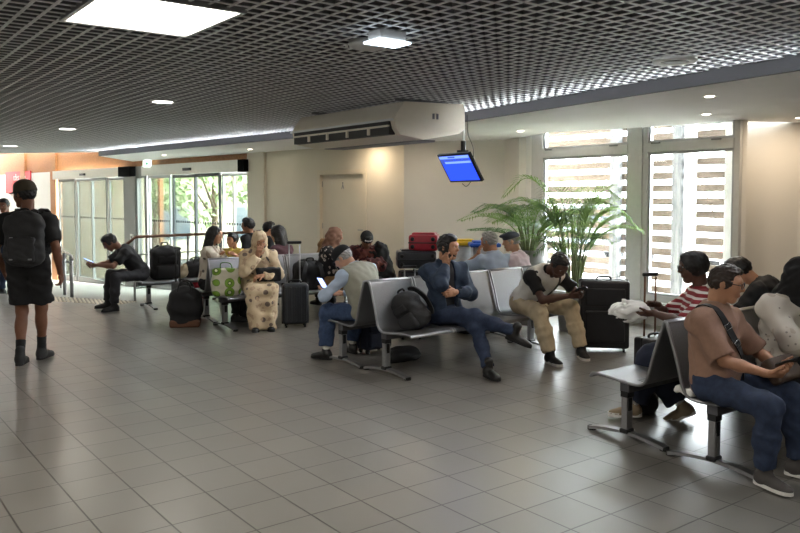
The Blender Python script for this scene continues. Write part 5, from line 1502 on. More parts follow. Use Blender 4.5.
m = MB(); m.tube(catmull([(-0.04, 0.02, 0.475), (-0.035, 0.02, 0.525), (0.035, 0.02, 0.525), (0.04, 0.02, 0.475)], 4), 0.009, 8); m.build('top_handle', MATS['strap_black'], t, True)
for x, z in ((-0.085, 0.26), (0.085, 0.26), (-0.085, 0.06), (0.085, 0.06)):
    m = MB(); m.rbox((x, -0.118 if z < 0.2 else -0.10, z), (0.034, 0.016, 0.014), 0.004, 2); m.build('buckle', MATS['steel_brushed'], t)
for sg in (-1, 1):
    c = [(sg*0.085, 0.07, 0.44), (sg*0.11, 0.16, 0.52), (sg*0.13, 0.24, 0.50), (sg*0.15, 0.33, 0.38), (sg*0.17, 0.30, 0.20), (sg*0.16, 0.12, 0.10)]
    P = catmull(c, 5); m = MB(); m.ribbon(P, [(sg*0.2, 0.6, 0.6)]*len(P), 0.06, 0.012); m.build('shoulder_strap', MATS['strap_black'], t)
# 2 person at the left picture edge, behind the walking man
person('person in dark clothes standing beyond the walking man at the left edge', (-6.78, 13.5), 160, dict(
    s=0.98, z0=-0.10, zp=0.95, stand=True, lean=(2, 4), head=(20, 8, 0), skin='skin_brown', lip='lip_dark',
    legL=((-0.11, 0.02, 0.09), (0, 1, 0)), legR=((0.11, 0.04, 0.09), (0, 1, 0)),
    armL=((-0.24, 0.26, 1.12), (-0.4, -0.6, -0.6)), armR=((0.22, 0.28, 1.14), (0.4, -0.6, -0.6)),
    top=dict(mat='cloth_black', sleeve='long', hem=0.06, g=0.016), bottom=dict(mat='denim_dark', g=0.012),
    shoe=dict(mat='shoe_black'), hair=dict(mat='hair_black', vol=0.01)))
# 3 seated man far left
J = person('man in black T-shirt bent over his phone on the bench at the railing', (-3.78, 11.36), 118, dict(
    s=0.96, zp=SIT+0.115, lean=(30, 44), head=(0, 40, 0), skin='skin_brown', lip='lip_dark', shw=0.18,
    legL=((-0.20, 0.40, 0.09), (-0.3, 0.5, 1)), legR=((0.17, 0.44, 0.09), (0.3, 0.5, 1)), footL=(12, 0), footR=(-10, 0),
    armL=((-0.10, 0.60, 0.66), (-0.9, -0.1, -0.6)), armR=((0.10, 0.62, 0.64), (0.9, -0.1, -0.6)),
    handL=dict(d=(0.35, 0.7, -0.05), n=(0.5, -0.2, 0.8), t=(0.3, 0.5, 0.6), curl=40), handR=dict(d=(-0.35, 0.7, -0.05), n=(-0.5, -0.2, 0.8), t=(-0.3, 0.5, 0.6), curl=40),
    top=dict(mat='cloth_black', sleeve='short', frac=0.75, hem=0.05, g=0.018, loose=True), bottom=dict(mat='cloth_charcoal', g=0.012, wide=0.006),
    shoe=dict(mat='shoe_black', solemat='rubber_black'), hair=dict(mat='hair_black', vol=0.015, g=0.014)))
phone('phone held low by the man in the black T-shirt at the railing', J, 'R', 'phone_screen', (-0.05, 0.02, 0.02), 1, (-0.1, -0.45, 0.85), (-0.1, 0.8, 0.4))
# 4 woman in pale blouse with long dark hair
person('woman with long dark hair and beige patterned blouse looking right', (-2.52, 10.25), -95, dict(
    s=0.95, zp=SIT+0.11, lean=(4, 8), head=(-8, 4, 0), skin='skin_olive', shw=0.155,
    legL=((-0.12, 0.42, 0.085),), legR=((0.12, 0.40, 0.085),),
    armL=((-0.12, 0.40, 0.86), (-0.8, -0.3, -0.6)), armR=((0.10, 0.46, 0.84), (0.8, -0.3, -0.7)),
    handR=dict(d=(-0.3, 1, 0.1), n=(-0.6, 0.1, -0.5), curl=40), handL=dict(d=(0.2, 1, 0.1), n=(0.4, 0, -0.8), curl=30),
    top=dict(mat='cloth_blouse', sleeve='elbow', hem=0.03, g=0.022, bust=0.02, loose=True, vneck=True, name='blouse'), bottom=dict(mat='cloth_black'),
    shoe=dict(mat='shoe_black'), hair=dict(mat='hair_black', type='long', len=0.24, side=0.14)))
# 5 child in yellow
person('small child with dark hair in a yellow top behind the left bench', (-2.22, 10.46), 160, dict(
    s=0.68, zp=SIT+0.20, lean=(2, 2), head=(-14, 2, 0), skin='skin_olive', hs=1.15,
    legL=((-0.07, -0.22, SIT+0.06), (0, 1, -0.2)), legR=((0.07, -0.22, SIT+0.06), (0, 1, -0.2)), footL=(0, 70), footR=(0, 70),
    armL=((-0.12, 0.18, 0.86), (-0.9, 0, -0.6)), armR=((0.10, 0.20, 0.86), (0.9, 0, -0.6)),
    top=dict(mat='cloth_yellow', sleeve='short', hem=0.05, g=0.016), bottom=dict(mat='denim_dark', len='ankle'),
    shoe=dict(mat='rubber_white', solemat='rubber_white'), hair=dict(mat='hair_black', nape=-0.08, g=0.016)))
# 6, 7 two boys behind
person('boy in black turned left, standing behind the child in yellow', (-2.16, 11.35), 70, dict(
    s=0.77, zp=0.715, stand=True, lean=(2, 4), head=(10, 4, 0), skin='skin_olive', hs=1.14, shw=0.185,
    legL=((-0.09, 0, 0.07), (0, 1, 0)), legR=((0.09, 0.02, 0.07), (0, 1, 0)),
    top=dict(mat='cloth_black', sleeve='long', hem=0.06, g=0.022), bottom=dict(mat='denim_dark'), shoe=dict(mat='shoe_black'), hair=dict(mat='hair_black', vol=0.02, g=0.016)))
person('shorter boy in dark clothes right of the boy in black', (-2.00, 11.65), -60, dict(
    s=0.73, zp=0.68, stand=True, lean=(2, 4), head=(-10, 6, 0), skin='skin_olive', hs=1.16, shw=0.18,
    legL=((-0.09, 0, 0.07), (0, 1, 0)), legR=((0.09, 0.02, 0.07), (0, 1, 0)),
    top=dict(mat='cloth_charcoal', sleeve='long', hem=0.06, g=0.02), bottom=dict(mat='cloth_black'), shoe=dict(mat='shoe_black'), hair=dict(mat='hair_black', vol=0.015, g=0.016)))
# 8 woman with very long dark hair
person('woman with very long black hair and plum top facing left', (-1.60, 10.78), 62, dict(
    s=0.93, zp=SIT+0.11, lean=(4, 8), head=(10, 8, 0), skin='skin_olive', shw=0.155,
    legL=((-0.12, 0.42, 0.085),), legR=((0.12, 0.40, 0.085),),
    armL=((-0.12, 0.34, 0.66), (-0.8, -0.3, -0.6)), armR=((0.12, 0.36, 0.66), (0.8, -0.3, -0.7)),
    top=dict(mat='cloth_plum', sleeve='long', hem=0.03, g=0.016, bust=0.02), bottom=dict(mat='cloth_black'),
    shoe=dict(mat='shoe_black'), hair=dict(mat='hair_black', type='long', len=0.44, side=0.22, g=0.016)))
# 9 woman in pale patterned dress and headscarf
J = person('woman in pale patterned dress and headscarf holding a hand to her face', (-1.80, 9.86), -163, dict(
    s=0.95, zp=SIT+0.115, lean=(10, 20), head=(8, 26, 4), skin='skin_olive', shw=0.165, zmin=0.012,
    legL=((-0.08, 0.42, 0.08),), legR=((0.08, 0.42, 0.08),), footL=(8, 0), footR=(-8, 0),
    armR=(('head', 0.055, 0.150, -0.150), (0.7, 0.3, -0.9)), armL=((-0.02, 0.36, 0.66), (-0.9, -0.2, -0.4)),
    handR=dict(head=True, d=(-0.25, -0.15, 0.9), n=(-0.1, -0.95, 0.0), t=(-0.9, 0.2, 0), curl=18), handL=dict(d=(0.9, 0.3, -0.1), n=(0, -0.3, -0.9), curl=35),
    top=dict(mat='cloth_hijabdress', sleeve='long', hem=0.06, g=0.022, bust=0.02, loose=True, name='dress_top', wr=0.010), bottom=dict(mat='cloth_hijabdress', len='dress', name='dress_skirt', flare=0.095),
    shoe=dict(mat='shoe_black'), hijab=dict(mat='cloth_hijabdress', drop=0.05, wid=0.15)))
t = thing('shoulder_bag', 'black shoulder bag on the lap of the woman in the pale patterned dress', 'bag', tuple(J['w']((-0.10, 0.30, 0.60))), rad(-163))
sd_obj('bag', [rb((0, 0, 0.07), (0.15, 0.06, 0.085), 0.03)], 0.011, MATS['bag_black'], t, wr=(0.004, 0.1, 3))
P, N_ = snap(J['surf'], [(-0.20, 0.16, 0.72), (-0.15, 0.20, 0.80), (-0.08, 0.22, 0.88), (0.0, 0.20, 0.95), (0.07, 0.16, 1.00)], 0.012)
P = [Vector(p)-Vector((-0.10, 0.30, 0.60)) for p in P]; m = MB(); m.ribbon(P, N_, 0.022, 0.006); m.build('strap', MATS['strap_black'], t)
# 10 woman with brown headscarf and floral top
person('woman in brown headscarf and black floral top seated facing right', (-1.0, 10.40), -82, dict(
    s=0.93, zp=SIT+0.11, lean=(6, 12), head=(6, 12, 0), skin='skin_fair', shw=0.165,
    legL=((-0.13, 0.40, 0.085),), legR=((0.13, 0.38, 0.085),),
    armL=((-0.10, 0.42, 0.72), (-0.8, -0.3, -0.6)), armR=((0.10, 0.42, 0.70), (0.8, -0.3, -0.7)), handR=dict(d=(-0.4, 1, 0), n=(-0.5, 0, -0.6), curl=35),
    top=dict(mat='cloth_blackflower', sleeve='long', hem=0.05, g=0.026, bust=0.02, loose=True, belly=0.03), bottom=dict(mat='cloth_tan', wide=0.02, g=0.02),
    shoe=dict(mat='shoe_black'), hijab=dict(mat='cloth_brownhijab', drop=0.05, wid=0.145, tail=0.06)))
# 11 person behind her in tan
person('person in a tan wrap bent forward behind the woman in the brown headscarf', (-0.86, 11.42), 37, dict(
    s=0.95, zp=SIT+0.11, lean=(30, 56), head=(0, 62, 0), skin='skin_olive', **seat_feet(),
    armL=((-0.14, 0.46, 0.58), (-0.9, -0.1, -0.5)), armR=((0.14, 0.46, 0.58), (0.9, -0.1, -0.5)),
    top=dict(mat='cloth_tan', sleeve='long', g=0.03, hem=0.05), bottom=dict(mat='cloth_charcoal'), shoe=dict(mat='shoe_black'), hijab=dict(mat='cloth_tan', drop=0.04)))
# 12 person in black cap and striped shawl
J = person('person in black lettered cap and maroon shawl looking down, before the restroom door', (-0.49, 10.72), -172, dict(
    s=0.93, zp=SIT+0.11, lean=(12, 22), head=(8, 38, 0), skin='skin_brown', lip='lip_dark', shw=0.17, **seat_feet(0.42, 0.14),
    armL=((0.02, 0.36, 0.76), (-0.9, 0.0, -0.5)), armR=((0.20, 0.36, 0.74), (0.9, 0.0, -0.5)), handL=dict(d=(0.8, 0.5, -0.1), n=(0, -0.4, -0.8), curl=35), handR=dict(d=(-0.6, 0.6, 0), n=(0, -0.4, -0.8), curl=35),
    top=dict(mat='cloth_shawl', sleeve='long', g=0.034, hem=0.02, loose=True, name='shawl', wr=0.012), bottom=dict(mat='cloth_black', wide=0.02, g=0.02),
    shoe=dict(mat='shoe_black'), hair=dict(mat='hair_black'), cap=dict(mat='cloth_black', low=0.018, tilt=4, kind='beanie', brim=False, badge='paper_white')))
t = thing('coat', 'black coat hung over the side of the person in the maroon shawl', 'clothing', tuple(J['w']((-0.22, 0.10, 0.50))), rad(-172))
sd_obj('coat', [cone((0.02, 0.02, 0.42), (-0.04, 0.12, 0.05), 0.10, 0.16), cone((0.04, -0.06, 0.40), (-0.02, -0.10, 0.06), 0.07, 0.12)], 0.014, MATS['cloth_black'], t, k=0.06, wr=(0.012, 0.12, 3))
t = thing('handbag', 'small red bag in the hands of the person in the maroon shawl', 'bag', tuple(J['w']((0.10, 0.42, 0.62))), rad(-150))
sd_obj('bag', [rb((0, 0, 0.05), (0.13, 0.05, 0.05), 0.03)], 0.011, MATS['sign_red'], t)
# 13 man in grey vest
J = person('man in grey vest and black cap looking at his phone', (-0.30, 7.60), 43, dict(
    s=0.94, zp=SIT+0.115, lean=(14, 30), neckp=62, head=(26, 38, 0), skin='skin_fair', shw=0.18, side=-6,
    legL=((-0.24, 0.38, 0.09), (-0.2, 0.6, 1)), legR=((0.15, 0.44, 0.09), (0.1, 0.6, 1)), footL=(18, 0), footR=(-4, 0),
    armL=((-0.20, 0.44, 0.66), (-0.9, -0.3, -0.5)), armR=((0.02, 0.44, 0.64), (0.9, -0.2, -0.6)),
    handL=dict(d=(0.2, 0.8, 0.2), n=(0.3, -0.5, 0.7), t=(-0.8, 0, 0.5), curl=45), handR=dict(d=(-0.7, 0.6, 0), n=(-0.2, -0.4, 0.8), curl=35),
    top=dict(mat='cloth_skyblue', sleeve='long', hem=0.03, g=0.014, collar=True), over=dict(mat='cloth_vest', g=0.040, hem=0.06, belly=0.02, w=1.05),
    bottom=dict(mat='denim_blue', g=0.016, wide=0.012, end=0.86), shoe=dict(mat='leather_black', sock='sock_white', sockh=0.13, solemat='rubber_black'),
    hair=dict(mat='hair_grey', g=0.008, nape=-0.06), cap=dict(mat='cloth_black', low=0.026, tilt=8, kind='ball', bl=0.07), glasses='plastic_black'))
phone('bright phone in the hand of the man in the grey vest', J, 'L', 'phone_screen', (0, 0.02, 0.02), 1, (0.15, -0.62, 0.75), (0.1, 0.75, 0.6))
# 14 man on the phone
J = person('man in dark denim jacket with crossed legs talking on his phone', (0.43, 7.47), -150, dict(
    s=0.97, zp=SIT+0.115, lean=(-6, 4), head=(28, 4, 3), skin='skin_olive', shw=0.18, twist=-4,
    legL=((-0.05, 0.64, 0.09), (-0.1, 0.5, 1)), legR=((-0.30, 0.70, 0.40), (0.3, 0.4, 1)), footL=(-6, 0), footR=(38, 18),
    armR=(('head', 0.112, 0.055, -0.165), (0.5, 0.9, -0.7)), armL=((0.06, 0.27, 0.74), (-0.9, 0.0, -0.5)),
    handR=dict(head=True, d=(-0.05, -0.30, 0.9), n=(-1, 0.1, 0), t=(0, 0.9, 0.3), curl=42), handL=dict(d=(0.95, 0.2, 0), n=(0, -0.9, -0.2), t=(0, 0.2, 1), curl=40),
    top=dict(mat='cloth_charcoal', sleeve='none', hem=0.03, g=0.010, wr=0.003), over=None,
    bottom=dict(mat='denim_dark', g=0.010, end=0.97), shoe=dict(mat='leather_black', shaft=0.06, sole=0.022), hair=dict(mat='hair_black', vol=0.012, g=0.013), beard='stubble'))
ppl['phone'] = J
pr = torso_prims(J, 0.022)
for k in 'LR':
    S, E_, W = J['S'+k], J['E'+k], J['W'+k]
    pr += [cone(S, E_, 0.066, 0.056), cone(E_, E_+(W-E_)*0.5, 0.057, 0.050), flat(E_+(W-E_)*0.4, E_+(W-E_)*0.95, 0.050, 0.040)]
nk, TB = J['neck'], J['TB']
pr.append(flat(nk-TB[:, 2]*0.04, nk+TB[:, 2]*0.03, 0.085, 0.075))
sd_obj('jacket', pr, 0.011, MATS['denim_jacket'], J['root'], k=0.055, cuts=[(J['P']-J['PB'][:, 2]*0.05, -J['PB'][:, 2])],
       subs=[flat(nk-TB[:, 2]*0.03, nk+TB[:, 2]*0.12, 0.062, 0.066), rb(J['chest']+TB[:, 1]*0.17-TB[:, 2]*0.08, (0.045, 0.11, 0.32), 0.01, TB)], wr=(0.007, 0.10, 5))
phone('black phone held to the ear of the man in the dark denim jacket', J, 'R', 'phone_dark', up=0.13)
# 15 grey haired man from behind
person('grey haired man in pale blue shirt seen from behind with a hand at his face', (1.14, 8.90), 30, dict(
    s=0.95, zp=SIT+0.115, lean=(12, 20), head=(22, 6, 0), skin='skin_olive', shw=0.185, **seat_feet(0.44, 0.15),
    armL=(('head', -0.065, 0.135, -0.15), (-0.8, 0.5, -0.8)), armR=((0.16, 0.40, 0.66), (0.9, -0.2, -0.5)), handL=dict(head=True, d=(0.1, -0.25, 0.9), n=(0.5, -0.8, 0), t=(0.6, 0.5, 0), curl=35),
    top=dict(mat='cloth_skyblue', sleeve='short', frac=0.85, hem=0.02, g=0.018, collar=True, loose=True), bottom=dict(mat='cloth_charcoal'), shoe=dict(mat='leather_black'),
    hair=dict(mat='hair_grey', g=0.012, nape=-0.07)))
# 16 man with flat cap
person('man in dark flat cap and pale pink shirt looking left', (1.47, 9.15), 62, dict(
    s=0.92, zp=SIT+0.115, lean=(10, 18), head=(20, 8, 0), skin='skin_fair', shw=0.18, **seat_feet(0.44, 0.15),
    armL=((-0.14, 0.40, 0.66), (-0.9, -0.2, -0.5)), armR=((0.16, 0.40, 0.66), (0.9, -0.2, -0.5)),
    top=dict(mat='cloth_pink', sleeve='long', hem=0.02, g=0.018, collar=True), bottom=dict(mat='cloth_charcoal'), shoe=dict(mat='leather_black'),
    hair=dict(mat='hair_grey', g=0.006, nape=-0.05), cap=dict(mat='cap_slate', low=0.040, tilt=10, kind='flat', bl=0.045)))
# 17 man in white vest and cream trousers
J = person('man in white vest over black polo and cream trousers bent over his phone', (1.33, 8.17), -148, dict(
    s=1.02, zp=SIT+0.12, lean=(36, 52), head=(-10, 44, 0), skin='skin_dark', lip='lip_dark', shw=0.18,
    legL=((-0.24, 0.56, 0.09), (-0.2, 0.4, 1)), legR=((0.22, 0.60, 0.09), (0.2, 0.4, 1)), footL=(-28, 0), footR=(-10, 0),
    armL=((-0.14, 0.60, 0.66), (-0.9, -0.1, -0.6)), armR=((0.0, 0.62, 0.65), (0.9, -0.1, -0.7)),
    handL=dict(d=(0.3, 0.8, 0.1), n=(0.7, -0.2, 0.5), t=(0.2, 0, 0.9), curl=48), handR=dict(d=(-0.5, 0.75, 0.1), n=(-0.6, -0.2, 0.6), t=(-0.2, 0, 0.9), curl=48),
    top=dict(mat='cloth_black', sleeve='short', frac=0.70, hem=0.02, g=0.012, collar=False), over=dict(mat='cloth_white', g=0.030, hem=0.06, open=False),
    bottom=dict(mat='cloth_cream', g=0.016, wide=0.008, end=0.95), shoe=dict(mat='shoe_black', solemat='rubber_white', sole=0.026, lace='cloth_charcoal'), hair=dict(mat='hair_black', g=0.008, nape=-0.06)))
phone('phone in the joined hands of the man in the white vest', J, 'R', 'phone_dark', (-0.02, 0.02, 0.02), 1, (-0.1, -0.5, 0.85), (-0.5, 0.8, 0.3))
t = thing('crossbody_strap', 'thin black strap worn across the white vest', 'strap', tuple(J['w']((0, 0, 0.55))), rad(-148))
tp = torso_prims(J, 0.034)
TB = J['TB']; g0 = lambda a, b, c: J['chest']+TB[:, 0]*a+TB[:, 1]*b+TB[:, 2]*c
P, N_ = snap(tp, [g0(-0.10, -0.10, 0.10), g0(-0.10, -0.02, 0.19), g0(-0.095, 0.09, 0.14), g0(-0.04, 0.16, 0.0), g0(0.04, 0.15, -0.12), g0(0.11, 0.10, -0.20)], 0.004)
m = MB(); P2 = catmull([tuple(p) for p in P], 4); N2 = catmull([tuple(p) for p in N_], 4); m.ribbon([Vector(p)-Vector((0, 0, 0.55)) for p in P2], N2, 0.034, 0.005); m.build('strap', MATS['strap_black'], t)
# 18 woman in striped top
J = person('person in red striped top with glasses holding a white paper bundle', (2.22, 5.63), 84, dict(
    s=0.93, zp=SIT+0.115, lean=(4, 8), head=(4, 8, 0), skin='skin_dark', lip='lip_dark', shw=0.16,
    legL=((-0.04, 0.52, 0.10), (0, 0.5, 1)), legR=((-0.02, 0.16, 0.10), (0.1, 1, 0.4)), footL=(4, 0), footR=(-4, 22),
    armL=((-0.10, 0.40, 0.79), (-0.9, -0.2, -0.5)), armR=((0.06, 0.34, 0.83), (0.9, -0.2, -0.6)),
    handL=dict(d=(0.2, 0.9, -0.2), n=(0.5, 0, 0.8), t=(-0.2, 0.2, 0.8), curl=40), handR=dict(d=(-0.3, 0.9, 0.1), n=(-0.5, 0, -0.7), curl=45),
    top=dict(mat='cloth_redstripe', sleeve='short', frac=0.95, hem=0.03, g=0.016, bust=0.015, collar=False), bottom=dict(mat='cloth_navy', wide=0.036, g=0.018, end=0.88),
    shoe=dict(mat='shoe_beige', solemat='rubber_white', sole=0.034, lace='sock_white', sock='sock_white', sockh=0.08), hair=dict(mat='hair_black', type='short', bob=True, g=0.020, nape=-0.11, wr=0.002), glasses='plastic_black'))
ppl['stripe'] = J
sd_obj('collar', [cone(J['neck']+J['TB'][:, 1]*0.05-J['TB'][:, 2]*0.05+J['TB'][:, 0]*0.04*sg, J['neck']-J['TB'][:, 1]*0.05-J['TB'][:, 2]*0.01+J['TB'][:, 0]*0.06*sg, 0.030, 0.034) for sg in (-1, 1)]
       + [cone(J['neck']-J['TB'][:, 1]*0.06-J['TB'][:, 0]*0.05, J['neck']-J['TB'][:, 1]*0.06+J['TB'][:, 0]*0.05, 0.032)], 0.009, MATS['cloth_white'], J['root'], wr=(0.004, 0.08, 3))
t = thing('paper_bundle', 'crumpled white paper bundle in the hands of the person in stripes', 'paper', tuple(J['w']((-0.03, 0.52, 0.745))), rad(84))
sd_obj('paper', [elli((0, 0.02, 0.05), (0.08, 0.13, 0.065)), elli((0.02, 0.10, 0.06), (0.06, 0.06, 0.05))], 0.009, MATS['paper_white'], t, wr=(0.016, 0.07, 3))
# 19 man in taupe polo
J = person('man in taupe polo shirt with glasses seated at right looking ahead', (1.885, 4.63), -141, dict(
    s=0.92, zp=SIT+0.115, lean=(-10, 4), head=(22, 10, 0), skin='skin_olive', shw=0.175, side=-3,
    legL=((-0.20, 0.40, 0.09), (-0.2, 0.5, 1)), legR=((0.10, 0.36, 0.09), (0.15, 0.5, 1)), footL=(10, 0), footR=(-14, 0),
    armL=((-0.14, 0.30, 0.65), (-0.9, -0.2, -0.6)), armR=((0.0, 0.31, 0.62), (0.8, -0.3, -0.7)),
    handL=dict(d=(0.35, 0.85, -0.05), n=(0.5, -0.3, 0.6), t=(0.1, 0, 0.9), curl=48), handR=dict(d=(-0.55, 0.75, 0.0), n=(-0.4, -0.3, 0.7), t=(-0.1, 0.1, 0.9), curl=50),
    top=dict(mat='cloth_taupe', sleeve='short', frac=0.92, hem=0.085, g=0.024, belly=0.03, collar=True, loose=True), bottom=dict(mat='denim_dark', g=0.014, wide=0.004),
    shoe=dict(mat='shoe_grey', solemat='rubber_white', sole=0.022, lace='cloth_charcoal'), hair=dict(mat='hair_brown', vol=0.008, g=0.008, zf=0.074), glasses='plastic_black', beard=None))
ppl['polo'] = J
phone('black phone in the hands of the man in the taupe polo', J, 'R', 'phone_dark', (-0.03, 0.03, 0.02), 1, (-0.1, -0.6, 0.8), (-0.5, 0.75, 0.35))
t = thing('crossbody_bag', 'brown pouch with wide black strap worn by the man in the taupe polo', 'bag', tuple(J['w']((-0.16, 0.32, 0.575))), rad(-141))
o0 = Vector((-0.16, 0.32, 0.575)); TB = J['TB']; g0 = lambda a, b, c: J['chest']+TB[:, 0]*a+TB[:, 1]*b+TB[:, 2]*c
sd_obj('pouch', [rb((0, 0, 0.05), (0.11, 0.04, 0.075), 0.02, basis((0.2, 0.75, 0.6), (0, -0.5, 1)))], 0.008, MATS['bag_pouch'], t)
P, N_ = snap(J['surf'], [g0(0.10, -0.10, 0.08), g0(0.115, -0.03, 0.17), g0(0.10, 0.06, 0.17), g0(0.05, 0.13, 0.05), g0(-0.01, 0.16, -0.08), g0(-0.06, 0.17, -0.20), g0(-0.12, 0.16, -0.30)], 0.008)
P2 = catmull([tuple(p) for p in P], 4); N2 = catmull([tuple(p) for p in N_], 4)
m = MB(); m.ribbon([Vector(p)-o0 for p in P2], N2, 0.045, 0.006); st = m.build('strap', MATS['strap_black'], t)
for i, w_ in ((11, 0.05), (14, 0.046)):
    p, n = Vector(P2[i])-o0, Vector(N2[i]); tg = (Vector(P2[i+1])-Vector(P2[i])).normalized(); sd = tg.cross(n).normalized()
    m = MB(); c = p+n*0.009; a = w_/2
    m.tube([c-sd*a-tg*0.016, c+sd*a-tg*0.016, c+sd*a+tg*0.016, c-sd*a+tg*0.016, c-sd*a-tg*0.016], 0.003, 6); m.build('buckle', MATS['chrome'], st, True)
# 20 man bent forward in black
J = person('man in black T-shirt with white earbud bent forward below the right wall', (3.28, 6.40), 50, dict(
    s=1.02, zp=SIT+0.12, lean=(34, 48), head=(10, 40, 0), skin='skin_olive', shw=0.185, **seat_feet(0.46, 0.17),
    armL=((-0.12, 0.56, 0.64), (-0.9, -0.1, -0.6)), armR=((0.12, 0.56, 0.64), (0.9, -0.1, -0.6)), handL=dict(d=(0.5, 0.8, 0), n=(0.4, -0.2, 0.8), curl=45), handR=dict(d=(-0.5, 0.8, 0), n=(-0.4, -0.2, 0.8), curl=45),
    top=dict(mat='cloth_black', sleeve='short', frac=0.72, hem=0.03, g=0.020, loose=True), bottom=dict(mat='denim_dark', g=0.014), shoe=dict(mat='shoe_black', solemat='rubber_white'),
    hair=dict(mat='hair_black', vol=0.014, g=0.013)))
m = MB(); c = J['q'](-0.083, 0.012, -0.010); m.ell(tuple(c), (0.010, 0.010, 0.010), 0, None, 10, 8); c2 = J['q'](-0.085, 0.016, -0.035); m.tube([c, c2], [0.006, 0.005], 8); m.build('earbud', MATS['plastic_white'], J['root'], True)
# 21 person with black hood
J = person('person in black headscarf and white printed jacket at the right edge', (2.53, 5.13), -150, dict(
    s=0.95, zp=SIT+0.115, lean=(0, 10), head=(-16, 26, 0), skin='skin_olive', shw=0.18, **seat_feet(0.42, 0.14),
    armL=((-0.10, 0.42, 0.70), (-0.9, -0.2, -0.6)), armR=((0.10, 0.42, 0.70), (0.9, -0.1, -0.6)),
    handL=dict(d=(0.5, 0.8, 0), n=(0.3, -0.3, 0.8), curl=45), handR=dict(d=(-0.4, 0.8, 0), n=(-0.3, -0.3, 0.8), curl=45),
    top=dict(mat='cloth_whiteprint', sleeve='long', hem=0.05, g=0.034, loose=True, wr=0.006, name='jacket'), bottom=dict(mat='cloth_charcoal', g=0.016), shoe=dict(mat='shoe_black'),
    hijab=dict(mat='cloth_black', drop=0.02, wid=0.12, hgt=0.07, g=0.022)))
t = thing('water_bottle', 'clear water bottle with blue cap held by the person in the black headscarf', 'bottle', tuple(J['w']((0.10, 0.50, 0.62))), 0)
MB().lathe([(0.001, 0), (0.032, 0.002), (0.033, 0.06), (0.030, 0.075), (0.033, 0.09), (0.033, 0.14), (0.014, 0.18), (0.013, 0.195), (0.001, 0.195)], 18).build('bottle', MATS['bin_bag'], t, True)
MB().lathe([(0.001, 0.193), (0.016, 0.193), (0.016, 0.213), (0.001, 0.213)], 14).build('cap', MATS['bin_blue'], t, True)
t = thing('folded_paper', 'beige folded paper in the hands of the person in the black headscarf', 'paper', tuple(J['w']((0.0, 0.52, 0.72))), rad(-150))
m = MB(); m.rbox((0, 0.05, 0.01), (0.20, 0.13, 0.012), 0.003, 2, 0, Matrix.Rotation(rad(-25), 4, 'X')); m.build('paper', MATS['cloth_cream'], t)
# ------------------------------------------------------------------ outside the windows
m = MB(); m.box(-40, 60, 9.2, 80, -1.9, -1.55); structure(m.build('floor_outside', MATS['asphalt']))
mb = MB(); wbx(mb, -0.6, 7.0, 0.12, 7.5, -0.16, -0.06); structure(mb.build('floor_terrace', MATS['concrete']))  # pale terrace added to bounce daylight up onto the soffit
def wpt(x, o, z): return WM @ Vector((x, o*wy, z))
t = thing('slat_fence', 'horizontal weathered timber slat screen outside the windows', 'fence', tuple(wpt(0, 1.75, -0.05)), math.atan2(AV.y, AV.x))
for i in range(17):
    z = 0.02+0.192*i
    m = MB(); rr = random.uniform(-0.008, 0.008)
    m.box(-0.9, 6.4, -0.014, 0.014, z+rr, z+0.108+rr); o = m.build('slat', MATS['slat_wood'], t)
for x in (-0.8, 1.80, 2.92, 5.3, 6.2):
    m = MB(); ya, yb = sorted((-0.018*wy, -0.13*wy)); m.box(x, x+0.15, ya, yb, -0.02, 3.3)
    m.build('post', MATS['post_weathered'], t)
ya, yb = sorted((-0.03*wy, -0.12*wy)); m = MB(); m.box(1.61, 1.76, ya, yb, -0.02, 3.3); m.build('steel_post', MATS['render_white'], t)
for i in range(3):
    m = MB(); x = 1.6+i*1.7; m.tube([(x, 0.5*wy, 1.3), (x+0.9, 0.5*wy, 3.3)], 0.02, 8); m.build('brace', MATS['render_white'], t, True)
def car(label, loc, face, paint):
    t = thing('car', label, 'car', loc, rad(face))
    body = [(-2.1, 0.35), (-2.15, 0.75), (-2.0, 0.95), (-1.5, 1.02), (-0.9, 1.62), (1.1, 1.68), (1.75, 1.05), (2.15, 0.9), (2.2, 0.4)]
    m = MB(); n = len(body)
    vs = [(x, -0.85 if z < 1.1 else -0.66, z) for x, z in body]+[(x, 0.85 if z < 1.1 else 0.66, z) for x, z in body]
    m.add(vs, [tuple(range(n)), tuple(range(2*n-1, n-1, -1))]+[(i, n+i, n+(i+1) % n, (i+1) % n) for i in range(n)])
    smooth_angle(m.build('body', MATS[paint], t), 30)
    for sy in (-1, 1):
        for poly in ([(-1.25, 1.08), (-0.82, 1.55), (0.0, 1.60), (0.0, 1.08)], [(0.08, 1.08), (0.08, 1.60), (1.02, 1.60), (1.5, 1.08)]):
            m = MB(); w0, w1 = 0.86, 0.70
            v = [(x, sy*(w0 if z < 1.3 else w1), z) for x, z in poly]+[(x, sy*(w0-0.03 if z < 1.3 else w1-0.03), z) for x, z in poly]
            m.add(v, [(0, 1, 2, 3), (7, 6, 5, 4)]+[(i, (i+1) % 4, 4+(i+1) % 4, 4+i) for i in range(4)]); m.build('window', MATS['car_glass'], t)
        for x in (-1.35, 1.35):
            m = MB(); m.tube([(x, sy*0.68, 0.33), (x, sy*0.88, 0.33)], 0.33, 20); w_ = m.build('wheel', MATS['rubber_black'], t, True)
            m = MB(); m.tube([(x, sy*0.86, 0.33), (x, sy*0.895, 0.33)], 0.20, 14); m.build('hubcap', MATS['chrome'], w_, True)
    return t
car('white car parked beyond the slat screen, nearest the right window', (9.4, 19.5, -0.25), 18, 'car_white')
car('silver car parked beyond the slat screen, left of the white car', (5.2, 22.0, -0.25), 14, 'car_silver')
m = MB(); m.box(-1, 60, 15.4, 60, -0.35, -0.26); structure(m.build('floor_parking', MATS['concrete']))
